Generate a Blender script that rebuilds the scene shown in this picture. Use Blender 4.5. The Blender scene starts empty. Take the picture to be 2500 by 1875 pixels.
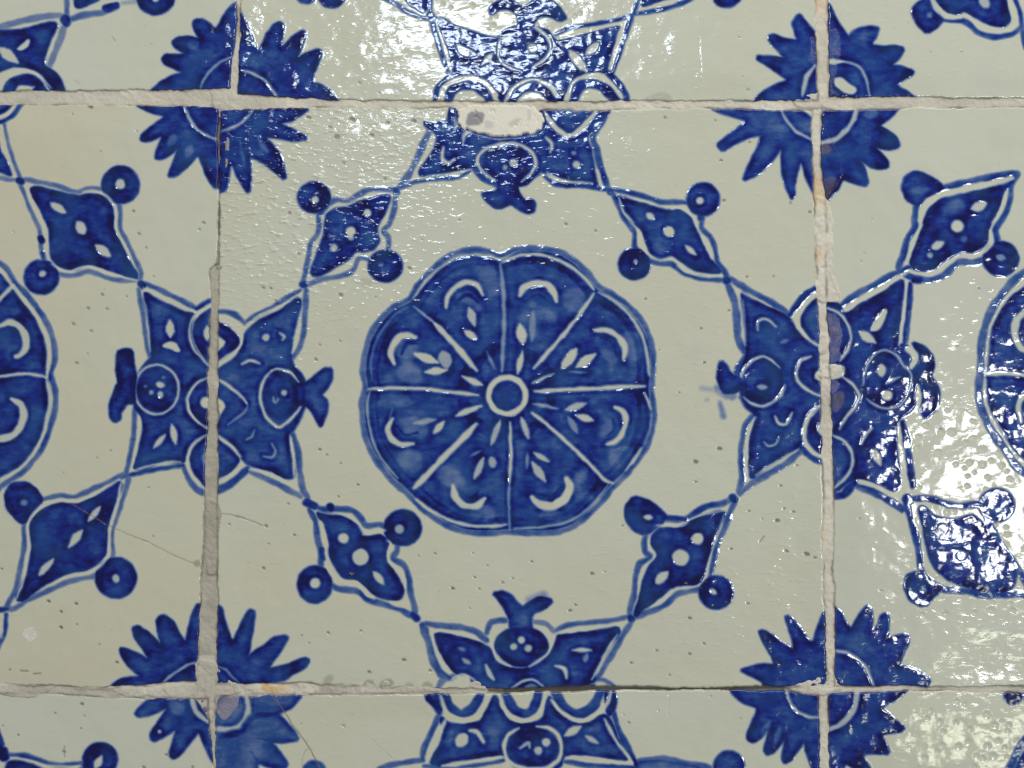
import bpy, math
import numpy as np

# ------------------------------------------------------------------ camera, light, exposure
S = 0.000137                       # metres of wall per unit of the tracing (a tile is about 0.2 m)
CX, CY = 1250.0, 937.5             # the point of the wall the camera faces
CAM_D = 0.60

sc = bpy.context.scene
cam_d = bpy.data.cameras.new("camera")
cam = bpy.data.objects.new("camera", cam_d)
sc.collection.objects.link(cam)
cam.location = (0.0, -CAM_D, 0.0)
cam.rotation_euler = (math.radians(90), 0, 0)
cam_d.sensor_width = 36.0
cam_d.lens = 36.0 * CAM_D / (2500 * S)
cam_d.clip_start = 0.01
cam_d.clip_end = 50.0
sc.camera = cam

world = bpy.data.worlds.new("World")
sc.world = world
world.use_nodes = True
bg = world.node_tree.nodes["Background"]
bg.inputs[0].default_value = (0.93, 0.96, 1.0, 1)
bg.inputs[1].default_value = 0.12

def area(name, loc, target, sx, sy, power, col):
    d = bpy.data.lights.new(name, 'AREA')
    d.shape = 'RECTANGLE'; d.size = sx; d.size_y = sy
    d.energy = power; d.color = col
    o = bpy.data.objects.new(name, d)
    sc.collection.objects.link(o)
    o.location = loc
    dx = [target[i] - loc[i] for i in range(3)]
    import mathutils
    o.rotation_euler = mathutils.Vector(dx).to_track_quat('-Z', 'Y').to_euler()
    return o

# soft room light, well off the mirror direction of the glaze
area("ceiling_light", (0.25, -0.80, 1.05), (0, 0, 0), 0.9, 0.5, 11.7, (1.0, 0.98, 0.93))
area("side_light", (1.5, -1.1, 0.35), (0, 0, 0), 0.9, 1.0, 8.3, (0.95, 0.99, 1.0))
area("low_light", (-1.5, -1.5, -0.6), (0, 0, 0), 1.0, 1.0, 6.0, (1.0, 0.97, 0.90))

# bright openings across the room that mirror in the glaze
def opening(name, px, py, wpx, hpx, dist, radiance, col):
    k = (CAM_D + dist) / CAM_D
    loc = ((px - CX) * S * k, -dist, (CY - py) * S * k)
    sx, sy = wpx * S * k, hpx * S * k
    area(name, loc, (loc[0], 0, loc[2]), sx, sy, radiance * math.pi * sx * sy, col)

opening("window_light", 1150, 0, 420, 220, 1.5, 34, (0.74, 0.87, 1.0))
opening("door_light", 2500, 1200, 270, 330, 1.6, 42, (0.95, 0.98, 1.0))
opening("garden_light", 2440, 1835, 240, 190, 1.7, 13, (0.93, 1.0, 0.74))

vs = sc.view_settings
vs.view_transform = 'Standard'
vs.look = 'None'
vs.exposure = 0.0
vs.gamma = 1.0
vs.use_curve_mapping = False
sc.render.film_transparent = False
sc.cycles.max_bounces = 6

# ------------------------------------------------------------------ noise and small helpers
rng = np.random.default_rng(7)
_lat = rng.random((256, 256)).astype(np.float32)

def vnoise(x, y, seed=0):
    x = np.asarray(x, np.float32) + seed * 17.31
    y = np.asarray(y, np.float32) + seed * 9.73
    xi = np.floor(x).astype(np.int64); yi = np.floor(y).astype(np.int64)
    fx = x - xi; fy = y - yi
    fx = fx * fx * (3 - 2 * fx); fy = fy * fy * (3 - 2 * fy)
    x0 = xi & 255; x1 = (xi + 1) & 255; y0 = yi & 255; y1 = (yi + 1) & 255
    a = _lat[y0, x0] * (1 - fx) + _lat[y0, x1] * fx
    b = _lat[y1, x0] * (1 - fx) + _lat[y1, x1] * fx
    return a * (1 - fy) + b * fy - 0.5

def fbm(x, y, scale, seed=0, octv=3):
    r = 0; a = 1.0; f = 1.0 / scale
    for i in range(octv):
        r = r + a * vnoise(x * f, y * f, seed + i * 3)
        a *= 0.5; f *= 2.03
    return r

def smooth01(t):
    t = np.clip(t, 0, 1)
    return t * t * (3 - 2 * t)

def pts(s):
    a = np.array(s.split(), np.float64).reshape(-1, 2)
    return a * VF + np.array([VX, VY])

VX, VY, VF = 0.0, 0.0, 1.0
def view(x0, y0, f=1 / 3.0):
    global VX, VY, VF
    VX, VY, VF = float(x0), float(y0), f

def curve(p, closed, sub=5, k=0.4):
    n = len(p)
    if n < 3:
        return p
    out = []
    m = n if closed else n - 1
    ts = np.linspace(0, 1, sub, endpoint=False)[:, None]
    for i in range(m):
        p1 = p[i]; p2 = p[(i + 1) % n]
        p0 = p[i - 1] if (closed or i > 0) else p1
        p3 = p[(i + 2) % n] if (closed or i + 2 < n) else p2
        L = np.linalg.norm(p2 - p1)
        t1 = (p2 - p0); t2 = (p3 - p1)
        t1 = t1 / (np.linalg.norm(t1) + 1e-6) * L * 2 * k
        t2 = t2 / (np.linalg.norm(t2) + 1e-6) * L * 2 * k
        h = ts ** 2; c = ts ** 3
        out.append((2 * c - 3 * h + 1) * p1 + (c - 2 * h + ts) * t1 + (-2 * c + 3 * h) * p2 + (c - h) * t2)
    out = np.concatenate(out)
    if not closed:
        out = np.concatenate([out, p[-1:]])
    return out

def chaikin(p, r=0.18):
    q = np.roll(p, -1, axis=0)
    out = np.empty((2 * len(p), 2))
    out[0::2] = p * (1 - r) + q * r
    out[1::2] = p * r + q * (1 - r)
    return out

# ------------------------------------------------------------------ the paint of one tile
class Paint:
    """pigment, wear and dirt of one tile, drawn as brush strokes on a fine grid over the tile"""
    def __init__(self, box, p=1.6):
        self.x0, self.y0 = box[0] - 12, box[1] - 12
        self.p = p
        self.nx = int((box[2] + 12 - self.x0) / p) + 2
        self.ny = int((box[3] + 12 - self.y0) / p) + 2
        self.ink = np.zeros((self.ny, self.nx), np.float32)
        self.lab = np.zeros((self.ny, self.nx), np.int16)
        self.dirt = np.zeros((self.ny, self.nx), np.float32)
        self.chip = np.zeros((self.ny, self.nx), np.float32)
        self.pit = np.zeros((self.ny, self.nx), np.float32)

    def box(self, P, pad):
        a = P.min(0) - pad; b = P.max(0) + pad
        i0 = max(0, int((a[0] - self.x0) / self.p)); i1 = min(self.nx, int((b[0] - self.x0) / self.p) + 2)
        j0 = max(0, int((a[1] - self.y0) / self.p)); j1 = min(self.ny, int((b[1] - self.y0) / self.p) + 2)
        if i1 <= i0 or j1 <= j0:
            return None
        return i0, i1, j0, j1

    def dist(self, P, closed, bx, pad, hw=None):
        i0, i1, j0, j1 = bx
        D = np.full((j1 - j0, i1 - i0), 1e3, np.float32)
        Q = np.roll(P, -1, axis=0) if closed else P[1:]
        A = P if closed else P[:-1]
        for n_, (a, b) in enumerate(zip(A, Q)):
            lo = np.minimum(a, b) - pad; hi = np.maximum(a, b) + pad
            k0 = max(i0, int((lo[0] - self.x0) / self.p)); k1 = min(i1, int((hi[0] - self.x0) / self.p) + 2)
            l0 = max(j0, int((lo[1] - self.y0) / self.p)); l1 = min(j1, int((hi[1] - self.y0) / self.p) + 2)
            if k1 <= k0 or l1 <= l0:
                continue
            X = (self.x0 + self.p * np.arange(k0, k1, dtype=np.float32))[None, :] - a[0]
            Y = (self.y0 + self.p * np.arange(l0, l1, dtype=np.float32))[:, None] - a[1]
            d = b - a; LL = float(d @ d) + 1e-9
            t = np.clip((X * d[0] + Y * d[1]) / LL, 0, 1)
            dd = np.sqrt((X - t * d[0]) ** 2 + (Y - t * d[1]) ** 2)
            if hw is not None:
                dd = dd - (hw[n_] + (hw[n_ + 1] - hw[n_]) * t)
            v = D[l0 - j0:l1 - j0, k0 - i0:k1 - i0]
            np.minimum(v, dd, out=v)
        return D

    def inside(self, P, bx):
        i0, i1, j0, j1 = bx
        M = np.zeros((j1 - j0, i1 - i0), bool)
        X = self.x0 + self.p * np.arange(i0, i1)
        for a, b in zip(P, np.roll(P, -1, axis=0)):
            if a[1] == b[1]:
                continue
            if a[1] > b[1]:
                a, b = b, a
            r0 = max(j0, int(math.ceil((a[1] - self.y0) / self.p))); r1 = min(j1, int(math.ceil((b[1] - self.y0) / self.p)))
            if r1 <= r0:
                continue
            Y = self.y0 + self.p * np.arange(r0, r1)
            xi = a[0] + (Y - a[1]) / (b[1] - a[1]) * (b[0] - a[0])
            M[r0 - j0:r1 - j0] ^= X[None, :] > xi[:, None]
        return M

    def cover(self, kind, P, w, soft, taper=0.0, grow=0.0):
        pad = (w / 2 if kind == 'line' else 14) + soft + 3
        bx = self.box(P, pad)
        if bx is None:
            return None, None, None
        if kind == 'line':
            if taper:
                s = np.concatenate([[0], np.cumsum(np.linalg.norm(np.diff(P, axis=0), axis=1))])
                ends = np.minimum(s, s[-1] - s) / max(1e-6, min(s[-1] / 2, 26.0))
                hw = w / 2 * (1 - taper * (1 - np.clip(ends, 0, 1)) ** 1.5)
                wig = np.sin(s / 13.0 + P[0, 0]) * .09 + np.sin(s / 6.1 + P[0, 1]) * .06
                hw = hw * (1 + wig)
                sd = -self.dist(P, False, bx, pad, hw)
            else:
                sd = w / 2 - self.dist(P, False, bx, pad)
        else:
            d = self.dist(P, True, bx, 18)
            sd = np.where(self.inside(P, bx), d, -d) + grow
        sl = (slice(bx[2], bx[3]), slice(bx[0], bx[1]))
        return sl, smooth01(0.5 + sd / (2 * soft)), sd

    def run(self, op):
        k, P, w, d, soft, mid = op
        if k in ('F', 'L'):
            sl, c, sd = self.cover('fill' if k == 'F' else 'line', P, w * 1.08, soft, .2 if k == 'L' else 0, 3.0)
            if sl is None: return
            e = d
            if k == 'F':
                e = d + 0.22 * np.exp(-(np.clip(sd - 3, 0, None) / 11.0) ** 2) - 0.06
            v = self.ink[sl]
            np.maximum(v, c * e, out=v)
            if k == 'F': np.maximum(v, .12 * d * np.exp(-np.clip(-sd, 0, None) / 6.5) * (sd > -13), out=v)   # slight bleeding into the glaze
            self.lab[sl][c > 0.06] = mid
        elif k in ('E', 'EF'):
            two = len(P) == 2 and k == 'E' and np.linalg.norm(P[1] - P[0]) > 3
            if two:                                                  # a dab of the brush: leaf shaped
                q = np.linspace(-.14, 1.14, 6)[:, None]; P = P[0] * (1 - q) + P[1] * q
            shut = k == 'E' and np.linalg.norm(P[0] - P[-1]) < 3
            sl, c, sd = self.cover('fill' if k == 'EF' else 'line', P, w * (1.3 if two else 1.0), soft, 0 if shut else (.7 if two else .45))
            if sl is None: return
            pool = np.exp(-(np.clip(-sd - 2, 0, None) / 9.0) ** 2) * (sd < 2)
            v = self.ink[sl]
            v += .20 * d * pool * smooth01((v - .45) / .3)            # pigment gathers beside the bare lines
            np.minimum(v, 1.0, out=v)
            v *= (1 - c * d)
        elif k == 'H':
            sl, c, sd = self.cover('fill', P, w, soft)
            if sl is None: return
            self.lab[sl][c > 0.5] = mid
        elif k in ('dirt', 'chip', 'pit', 'dirtF', 'chipF'):
            sl, c, sd = self.cover('fill' if k.endswith('F') else 'line', P, w, soft)
            if sl is None: return
            v = getattr(self, k.rstrip('F'))[sl]
            np.maximum(v, c * d, out=v)

TILES = {}       # name -> dict(box, ops)
MOTIFS = ['tile']
CUR = None
def tile(name):
    global CUR
    CUR = TILES[name]
def motif(name):
    MOTIFS.append(name)
    CUR['mid'] = len(MOTIFS) - 1
def add(k, P, w, d, soft):
    CUR['ops'].append((k, P, w, d, soft, CUR['mid']))
W3 = lambda w: w * VF
def F(s, d=.85, soft=5.2):  add('F', curve(pts(s), True), 0, d, soft)          # brushed patch
def P(s, d=.85, soft=4.8):  add('F', chaikin(pts(s)), 0, d, soft)              # patch with pointed tips
def L(s, w=36, d=.6, soft=4.4): add('L', curve(pts(s), False), W3(w), d, soft)  # brush line
def O(s, w=36, d=.6, soft=4.4):                                                # closed outline
    c = curve(pts(s), True); add('H', c, 0, 0, 1)
    add('L', np.concatenate([c, c[:1]]), W3(w), d, soft)
def E(s, w=26, d=.9, soft=4.3):
    n = len(s.split()) // 2
    w *= (1.15 if n > 4 and w < 24 else 1.5 if n == 2 and w > 15 else 1.0 if w < 24 else 1.1) if VF > .4 else (.78 if n > 3 and w < 42 else 1.0)
    if MOTIFS[CUR['mid']] == 'corner_sunburst' and n > 2: w *= .86; d *= .9
    add('E', curve(pts(s), False), W3(w), d, soft) # line left bare
def EF(s, d=.95, soft=3.6): add('EF', curve(pts(s), True), 0, d, soft)
def dot(x, y, r, d=.95): E(f"{x-1} {y} {x+1} {y}", 2 * r, d)
def ring_pts(x, y, rx, ry, n=20):
    return ' '.join(f"{x+rx*math.cos(2*math.pi*i/n):.1f} {y+ry*math.sin(2*math.pi*i/n):.1f}" for i in range(n))
def disc(x, y, rx, ry=None, d=.92): F(ring_pts(x, y, rx, ry or rx, 14), d)
def ring(x, y, rx, ry, w=24, d=.9): E(ring_pts(x, y, rx, ry) + f" {x+rx} {y}", w, d)
def crack(s, w=5, d=.7): add('dirt', curve(pts(s), False), W3(w), d, 1.2); add('pit', curve(pts(s), False), W3(w), .6, 1.5)
def spot(x, y, r, d=.75):
    r *= .82; d = min(1, d * 1.25)
    add('dirt', pts(f"{x-r*.4} {y} {x+r*.4} {y+r*.2}"), W3(1.7 * r), d, 1.6); add('pit', pts(f"{x-r*.4} {y} {x+r*.4} {y+r*.2}"), W3(1.6 * r), .9, 1.8)
def stain(s, d=.5, soft=3): add('dirtF', curve(pts(s), True), 0, d, soft)
def chip(s, d=.8, soft=1.6): add('chipF', chaikin(pts(s)), 0, d, soft)

def newtile(name, L_, T_, R_, B_, l, r, t, b, tilt=(0, 0)):
    TILES[name] = dict(box=(L_, T_, R_, B_), ops=[], mid=0, tilt=tilt,
        l=np.array(l.split(), float).reshape(-1, 2), r=np.array(r.split(), float).reshape(-1, 2),
        t=np.array(t.split(), float).reshape(-1, 2), b=np.array(b.split(), float).reshape(-1, 2))
# edges: l/r as "y x ..." pairs, t/b as "x y ..." pairs
newtile('NW', -895, -1190, 571, 221, "0 -895", "-1190 590 0 580 100 577 133 569 218 564", "0 -1190", "-900 224 0 223 300 222 450 219 520 219 570 217")
newtile('N', 583, -1175, 1995, 247, "-1175 590 0 586 100 585 230 580", "-1175 1985 0 1993 230 1995", "0 -1175", "580 231 660 235 737 241 820 245 1070 248 1200 249 1700 248 2000 246")
newtile('NE', 2021, -1180, 3480, 240, "-1180 2012 0 2020 100 2022 240 2024", "0 3480", "0 -1180", "2020 239 2240 238 2400 241 2500 243 3480 248")
newtile('W', -950, 256, 512, 1672, "0 -950", "256 533 500 533 640 531 655 514 740 515 850 511 1050 508 1110 502 1220 499 1320 497 1420 492 1560 486 1672 481", "-950 250 0 255 300 255 530 260", "-950 1668 0 1671 130 1675 270 1680 380 1673 460 1666 520 1665")
newtile('C', 531, 264, 2003, 1676, "264 536 330 535 500 534.5 640 532.5 700 533 1000 531 1400 530 1676 528", "264 1983 330 1982 470 1987 550 1990 700 1997 830 2002 950 2004 1110 2008 1300 2011 1500 2015 1676 2020", "530 268 620 266 740 261 1000 262 1300 265 1480 268 1530 266 1730 263 1900 266 1990 270", "530 1668 620 1671 730 1668 830 1673 930 1678 1070 1684 1250 1680 1500 1676 1600 1680 1700 1682 1850 1677 2020 1674")
newtile('E', 2022, 263, 3490, 1676, "263 2009 320 2001 400 2004 480 2014 560 2018 740 2016 900 2024 1000 2028 1150 2034 1220 2036 1380 2033 1450 2037 1676 2036", "0 3490", "2000 266 2190 264 2260 261 2500 262 3490 266", "2020 1674 2140 1676 2260 1678 2500 1676 3490 1680")
newtile('SW', -950, 1698, 515, 3110, "0 -950", "1698 508 1760 512 1860 522 1900 523 3110 520", "-950 1690 0 1692 130 1693 260 1702 380 1706 520 1705", "0 3110")
newtile('S', 524, 1692, 2002, 3110, "1692 526 1760 525 1875 523 3110 520", "1692 2001 1760 2003 1875 2003 3110 2010", "520 1700 600 1700 740 1696 830 1695 1070 1693 1300 1689 1500 1686 1620 1686 1770 1684 1920 1685 2000 1694", "0 3110")
newtile('SE', 2021, 1688, 3490, 3110, "1688 2019 1760 2021 1875 2023 3110 2030", "0 3490", "2010 1691 2210 1686 2500 1689 3490 1692", "0 3110")

# ------------------------------------------------------------------ brush strokes: middle tile
tile('C')
motif('medallion'); view(850, 550, 800 / 1659)
MED = "770 152 850 122 960 115 1060 132 1150 182 1220 250 1262 305 1340 350 1420 410 1490 490 1530 580 1545 680 1540 770 1534 815 1542 880 1548 960 1535 1050 1500 1140 1440 1220 1380 1290 1340 1328 1290 1390 1220 1460 1130 1530 1040 1555 920 1560 815 1553 700 1560 600 1553 500 1520 420 1470 340 1400 288 1348 220 1290 150 1200 100 1110 75 1000 70 900 87 825 75 740 85 650 110 560 160 480 230 415 312 372 350 310 430 220 520 150 620 122 700 130"
F("770 185 860 140 960 135 1060 152 1140 200 1210 265 1250 320 1330 368 1405 425 1470 500 1512 585 1528 680 1522 770 1515 815 1522 880 1530 960 1518 1045 1482 1130 1425 1208 1365 1275 1322 1315 1275 1375 1208 1445 1122 1512 1035 1538 920 1542 815 1535 700 1540 605 1535 508 1502 430 1452 355 1385 300 1330 238 1275 168 1190 118 1105 93 1000 88 900 105 825 93 740 102 655 128 568 175 492 240 430 320 392 362 325 440 235 525 168 620 140 700 148", .82)
O(MED, 29, .6)
_m = np.array(MED.split(), float).reshape(-1, 2)
_ctr = np.array([805, 845.0])
for k0, k1, q, w_, d_ in ((0, 27, .905, 44, .96), (27, 54, .90, 36, .92), (0, 54, .30, 70, .93)):
    L(' '.join(f"{x:.0f} {y:.0f}" for x, y in (_m[k0:k1 + 1] - _ctr) * q + _ctr), w_, d_, 9)
for s_ in ("930 400 980 440 1040 470", "1290 640 1340 680 1330 730", "1280 940 1330 1000 1290 1060", "1200 1240 1150 1330 1230 1380", "1000 1470 1060 1480", "480 1250 560 1300", "640 1460 720 1470", "280 1170 350 1220", "150 900 260 890 320 900", "300 1000 380 1040", "250 620 330 640", "280 740 350 760", "560 360 620 380 660 420", "700 230 720 330", "1130 420 1160 340", "1420 560 1450 660", "900 460 930 560", "1420 1150 1350 1200"):
    E(s_, 60, .24, 13)
for s_ in ("900 380 960 350 1020 390", "540 400 600 350 660 390", "270 650 300 600 360 600", "250 1020 290 1060 350 1050", "580 1350 620 1380 660 1350", "960 1360 1030 1370 1080 1320", "1340 980 1350 1030 1310 1070", "1280 570 1340 600 1360 660"):
    L(s_, 30, .95, 8)
E("780 185 870 152 970 148 1060 175 1150 225 1215 285 1245 325", 17)
E("1268 338 1350 385 1430 460 1490 560 1515 660 1525 760", 17, .85)
E("1500 848 1520 890 1530 930", 18); E("1530 930 1530 1010 1505 1080 1480 1130", 16, .35); E("1482 1130 1450 1180 1405 1240", 17)
E("1320 1310 1250 1400 1170 1470 1080 1510 960 1530 840 1535", 12, .75)
E("345 1385 420 1445 520 1495 620 1520 720 1525 800 1515", 17)
E("112 840 97 900 106 1000 132 1110 182 1200 250 1280", 12, .75)
E("120 780 115 700 130 620 160 550 230 460 300 415", 14, .35)
E("330 370 380 300 460 220 540 167 620 147 720 157 760 175", 14, .85)
E("770 190 785 330 790 480 785 600 780 740", 18, .6)
E("1245 345 1150 480 1050 600 940 725", 22); E("1500 815 1400 818 1200 828 1050 835 945 842", 20)
E("1340 1305 1300 1290 1240 1225 1120 1110 1010 1010 930 950", 18); E("820 1000 824 1200 815 1300", 19); E("815 1290 813 1400 818 1540", 14, .6)
E("335 1330 450 1210 560 1100 650 1005", 30); E("105 828 250 825 400 830 520 843 660 860", 17); E("330 410 420 480 450 510", 14, .7); E("440 500 500 560 580 650 650 735", 28)
ring(805, 862, 93, 92, 27, .97)
E("735 715 705 650", 14, .5); E("860 740 880 650", 17); E("935 800 985 775 1040 750", 18, .85); E("945 905 1050 925", 14, .7); E("910 1065 880 985", 20, .8); E("728 1100 765 1000", 17, .8); E("560 960 660 918", 18); E("590 770 670 805", 17)
E("870 355 890 315 950 293 1010 303 1045 345 1055 385", 33); E("495 415 505 360 545 312 600 287 650 302 680 350", 26)
E("345 565 270 560 225 610 215 655 235 700", 32); E("225 980 200 1030 220 1080 270 1110 330 1105", 28); E("225 930 212 975 205 1000", 10, .5)
E("530 1320 545 1380 590 1420 650 1420 690 1385", 33); E("930 1378 970 1412 1040 1420 1100 1380 1122 1320 1105 1280", 38); E("1055 1405 1090 1390 1115 1345", 48)
E("1350 920 1395 945 1405 1000 1385 1060 1350 1095 1310 1108", 27); E("1250 530 1310 530 1370 565 1400 620 1395 680", 29)
E("870 515 882 585", 28); E("937 455 930 570", 18, .4); E("615 430 638 500", 24, .8); E("595 540 645 570", 22); E("352 655 440 690", 26); E("482 650 500 710", 32, .7); E("402 742 490 733", 22)
E("345 1000 430 985", 16, .6); E("440 1045 480 1000", 22, .9); E("645 1270 680 1190", 22, .8); E("725 1180 735 1215", 24, .7); E("625 1165 665 1145", 12, .5)
E("940 1212 990 1285", 22, .8); E("950 1158 1008 1190", 18, .8); E("910 1160 905 1220", 14, .5); E("1115 930 1190 905", 20, .8); E("1165 965 1230 985", 20); E("1120 980 1155 1040", 18, .5); E("1092 712 1145 640", 30); E("1165 712 1240 660", 24); E("1130 742 1200 745", 12, .6)

motif('corner_sunburst'); view(0, 0)
P("1600 770 1870 785 2275 785 2150 880 2040 905 2150 950 2260 1015 2150 1035 2050 1010 1935 1000 2020 1090 2065 1160 2098 1328 1960 1210 1825 1140 1837 1270 1828 1425 1755 1330 1690 1180 1660 1390 1600 1410")
E("1860 800 1780 890 1720 925 1620 962", 32)
E("1890 1010 1950 1100", 30, .25); E("1760 1050 1790 1200", 26, .25)
motif('corner_sunburst'); view(1763, 0)
P("-92 785 0 830 100 860 188 885 90 960 10 1018 -36 1060 0 1108 90 1052 210 1000 288 988 268 1060 215 1170 152 1306 175 1320 270 1270 370 1170 438 1075 435 1150 440 1280 480 1400 510 1458 528 1430 532 1330 570 1180 590 1200 610 1290 650 1380 690 1440 690 780", .78)
E("430 800 470 880 540 960 640 1015 680 1035", 31)
motif('corner_sunburst'); view(0, 1322)
P("1570 465 1595 468 1625 490 1650 600 1697 730 1722 710 1770 600 1825 498 1865 515 1850 640 1813 855 1850 812 1930 768 2000 705 2085 688 2108 705 2082 760 2010 860 1958 938 2100 905 2230 853 2268 868 2238 925 2150 962 2095 1010 2000 1030 1800 1050 1570 1080", .84)
E("1600 915 1660 945 1710 1000 1750 1035", 22, .7)
motif('corner_sunburst'); view(1763, 1322)
P("132 945 200 918 290 898 385 905 360 830 310 740 270 660 295 648 370 690 450 750 522 797 520 720 490 640 462 558 488 548 560 620 600 680 628 732 668 735 690 660 720 580 748 522 780 520 775 1100 320 1100 300 1040 290 1022 210 980", .86)

motif('lozenge_leaf'); view(500, 400)
O("1405 195 1300 185 1190 195 1110 235 1040 270 960 262 895 305 838 370 838 460 822 520 777 580 757 700 737 800 725 882 850 847 1000 822 1090 775 1130 692 1220 700 1310 685 1345 620 1345 540 1308 490 1352 440 1387 330 1398 215", 35, .6)
F("1352 235 1330 330 1270 440 1260 500 1275 560 1240 620 1180 640 1110 640 1060 690 960 750 795 818 830 650 875 520 885 420 900 370 960 330 1050 318 1130 280 1250 250", .86)
disc(800, 248, 116, 108); disc(1322, 748, 120, 112); dot(810, 265, 28); dot(1290, 737, 18, .6)
L("880 310 850 350", 60, .75); L("1250 690 1290 720", 50, .7)
dot(1190, 360, 29); dot(1070, 495, 36); E("940 605 955 625", 46, .8); E("1060 540 1085 545", 36, .8); dot(725, 880, 0); L("724 880 728 884", 66, .95); L("1398 198 1404 204", 62, .9)
motif('lozenge_leaf'); view(1440, 400)
O("135 190 260 205 400 240 520 280 640 280 720 290 790 340 822 400 817 470 882 540 917 620 937 720 1002 835 900 848 780 832 680 800 600 737 520 732 440 710 360 655 328 600 325 500 280 440 230 360 172 230", 36, .66)
F("200 240 330 272 460 312 560 342 660 342 740 392 765 470 800 530 850 650 905 722 955 788 860 793 760 770 660 705 600 668 520 688 460 660 410 570 380 480 310 420 250 340", .82)
disc(830, 260, 116, 116, .85); disc(325, 735, 112, 108); dot(805, 270, 26); dot(335, 715, 19, .8); E("425 372 462 398", 42); dot(580, 495, 41); E("710 608 768 660", 36)
E("600 330 660 322 720 355 765 410 780 460", 26); E("820 530 860 590 895 690", 30, .9); E("640 745 720 795 830 825 960 815", 22, .9); E("352 490 380 580 420 650", 34, .9); E("210 250 250 350 320 430", 20, .9); E("215 230 330 258 470 300", 20, .7)
L("148 200 152 204", 60, .9); L("998 850 1005 856", 70, .9); L("810 350 815 400", 60, .8)
motif('lozenge_leaf'); view(700, 1200)
O("172 112 250 125 380 130 480 137 540 190 580 250 690 242 775 310 805 360 808 430 782 492 850 532 890 610 907 740 930 905 830 862 700 822 590 790 540 742 480 722 380 712 300 670 255 600 250 520 245 440 225 330 212 220", 42, .62)
F("230 152 330 167 420 187 500 237 560 322 680 322 740 362 722 450 740 530 800 610 850 720 832 778 760 790 660 762 580 692 510 640 430 640 370 570 322 470 310 350 280 240", .88)
disc(850, 265, 132, 126); disc(205, 680, 122, 132); dot(825, 275, 36, .75); dot(207, 672, 38); dot(415, 342, 38); E("538 470 542 490", 104); E("645 600 700 665", 46)
E("285 500 320 590 390 650 480 665 540 690 600 760 640 785", 40); E("560 315 640 300 720 285", 30); E("735 360 760 380 740 460 745 510 800 560 850 610 870 700", 24, .9); E("770 815 860 840", 36); E("190 130 300 160 400 165 480 200 530 240", 22, .8); E("250 220 280 330 300 400", 30, .8)
L("318 112 324 122", 62, .97); L("150 80 205 108", 70, .9); L("920 900 950 930", 56, .85); L("250 420 262 490", 56, .85)
motif('lozenge_leaf'); view(1440, 1150)
O("1055 215 950 247 830 267 730 332 640 357 540 347 455 400 402 500 402 590 440 630 362 682 335 780 325 900 300 1062 420 1032 540 987 640 902 720 882 820 852 872 780 900 680 920 570 980 430 1032 290", 42, .6)
F("980 300 950 400 900 530 850 680 820 790 760 830 680 830 620 842 520 922 400 1002 332 1062 362 950 392 800 440 690 492 620 452 540 460 470 520 422 640 422 720 382 830 332", .9)
P("320 185 420 212 500 268 570 335 500 410 400 468 320 432 262 350 262 260", .92); disc(925, 888, 120, 118)
E("402 335 448 340", 34); E("888 872 918 895", 30); dot(790, 495, 45); E("655 625 675 638", 100); E("500 805 560 747", 60)
E("490 400 580 400 680 400 740 350 850 315 980 290", 20, .8); E("985 310 950 420 905 540 870 680 850 780 790 840 690 845", 20, .8); E("430 470 430 540 480 610 410 690 370 780 350 900", 24, .8); E("600 870 540 930 450 990", 30)
L("1045 195 1060 212", 70, .92); L("298 1070 306 1082", 64, .92); L("730 330 850 262 990 232", 44, .85); L("550 340 700 350", 44, .9)

motif('pomegranate_palmette'); view(450, 850)      # left edge
F("840 -365 820 -200 790 -60 790 100 880 250 880 430 800 600 760 640 790 800 805 935 740 950 640 900 470 850 420 800 330 690 230 610 230 190 380 70 430 -20 460 -120 560 -205 710 -275", .78)
L("850 -425 750 -365 630 -290 530 -240 440 -185", 36, .6); L("440 -185 380 -240 310 -265 230 -270", 36, .62); L("892 -430 887 -300 875 -150 850 -20 800 60 770 90", 42, .6)
L("790 620 830 750 845 900 870 1040 905 1090", 46, .58); L("460 890 560 935 700 1005 850 1085", 42, .55); L("465 880 400 940 320 1005 230 1050", 52, .75)
F("225 -175 330 -140 400 -60 350 30 225 75", .84); F("225 660 330 720 400 820 340 900 225 950", .8)
E("780 660 800 800 805 940", 26); E("480 885 620 925 740 975 840 1035", 30); E("840 -390 710 -310 550 -240 460 -170", 22); E("852 -170 832 -70 790 30", 26, .8)
E("240 -215 340 -175 410 -100 422 -50 380 20 250 95", 27); EF("225 -90 290 -60 305 -40 270 0 225 30")
E("230 220 330 280 430 362 455 400", 32); E("455 400 462 430 430 480 320 560", 20, .6); EF("225 365 280 385 302 430 265 490 240 540 225 520")
E("230 632 320 700 412 792", 30); E("408 848 350 912 240 970", 24); E("230 800 240 830", 24, .7)
F("700 180 780 215 825 290 830 400 790 480 700 530 620 480 580 400 585 300 630 215", .9)
E("640 165 690 150 780 180 840 250", 28, .95); E("640 165 590 220 560 310 562 400 600 500 650 555 700 578 790 510 860 420", 30, .95)
L("760 110 840 190 885 262", 40, .75); L("885 420 830 530 765 622", 40, .7)
P("800 270 900 250 960 200 1030 148 1080 148 1082 230 1050 290 1000 342 1052 390 1040 480 1000 578 970 530 930 450 890 420 800 410", .84)
dot(730, 325, 22, .8); E("655 360 665 400 690 370", 20, .7); E("425 115 480 92 555 112", 28, .9); E("450 670 490 650 512 600", 18, .7); E("640 700 668 760 640 800 580 790", 18, .8); dot(600, -80, 27, .8); E("700 -110 735 -80 720 -60", 30, .8)

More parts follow.
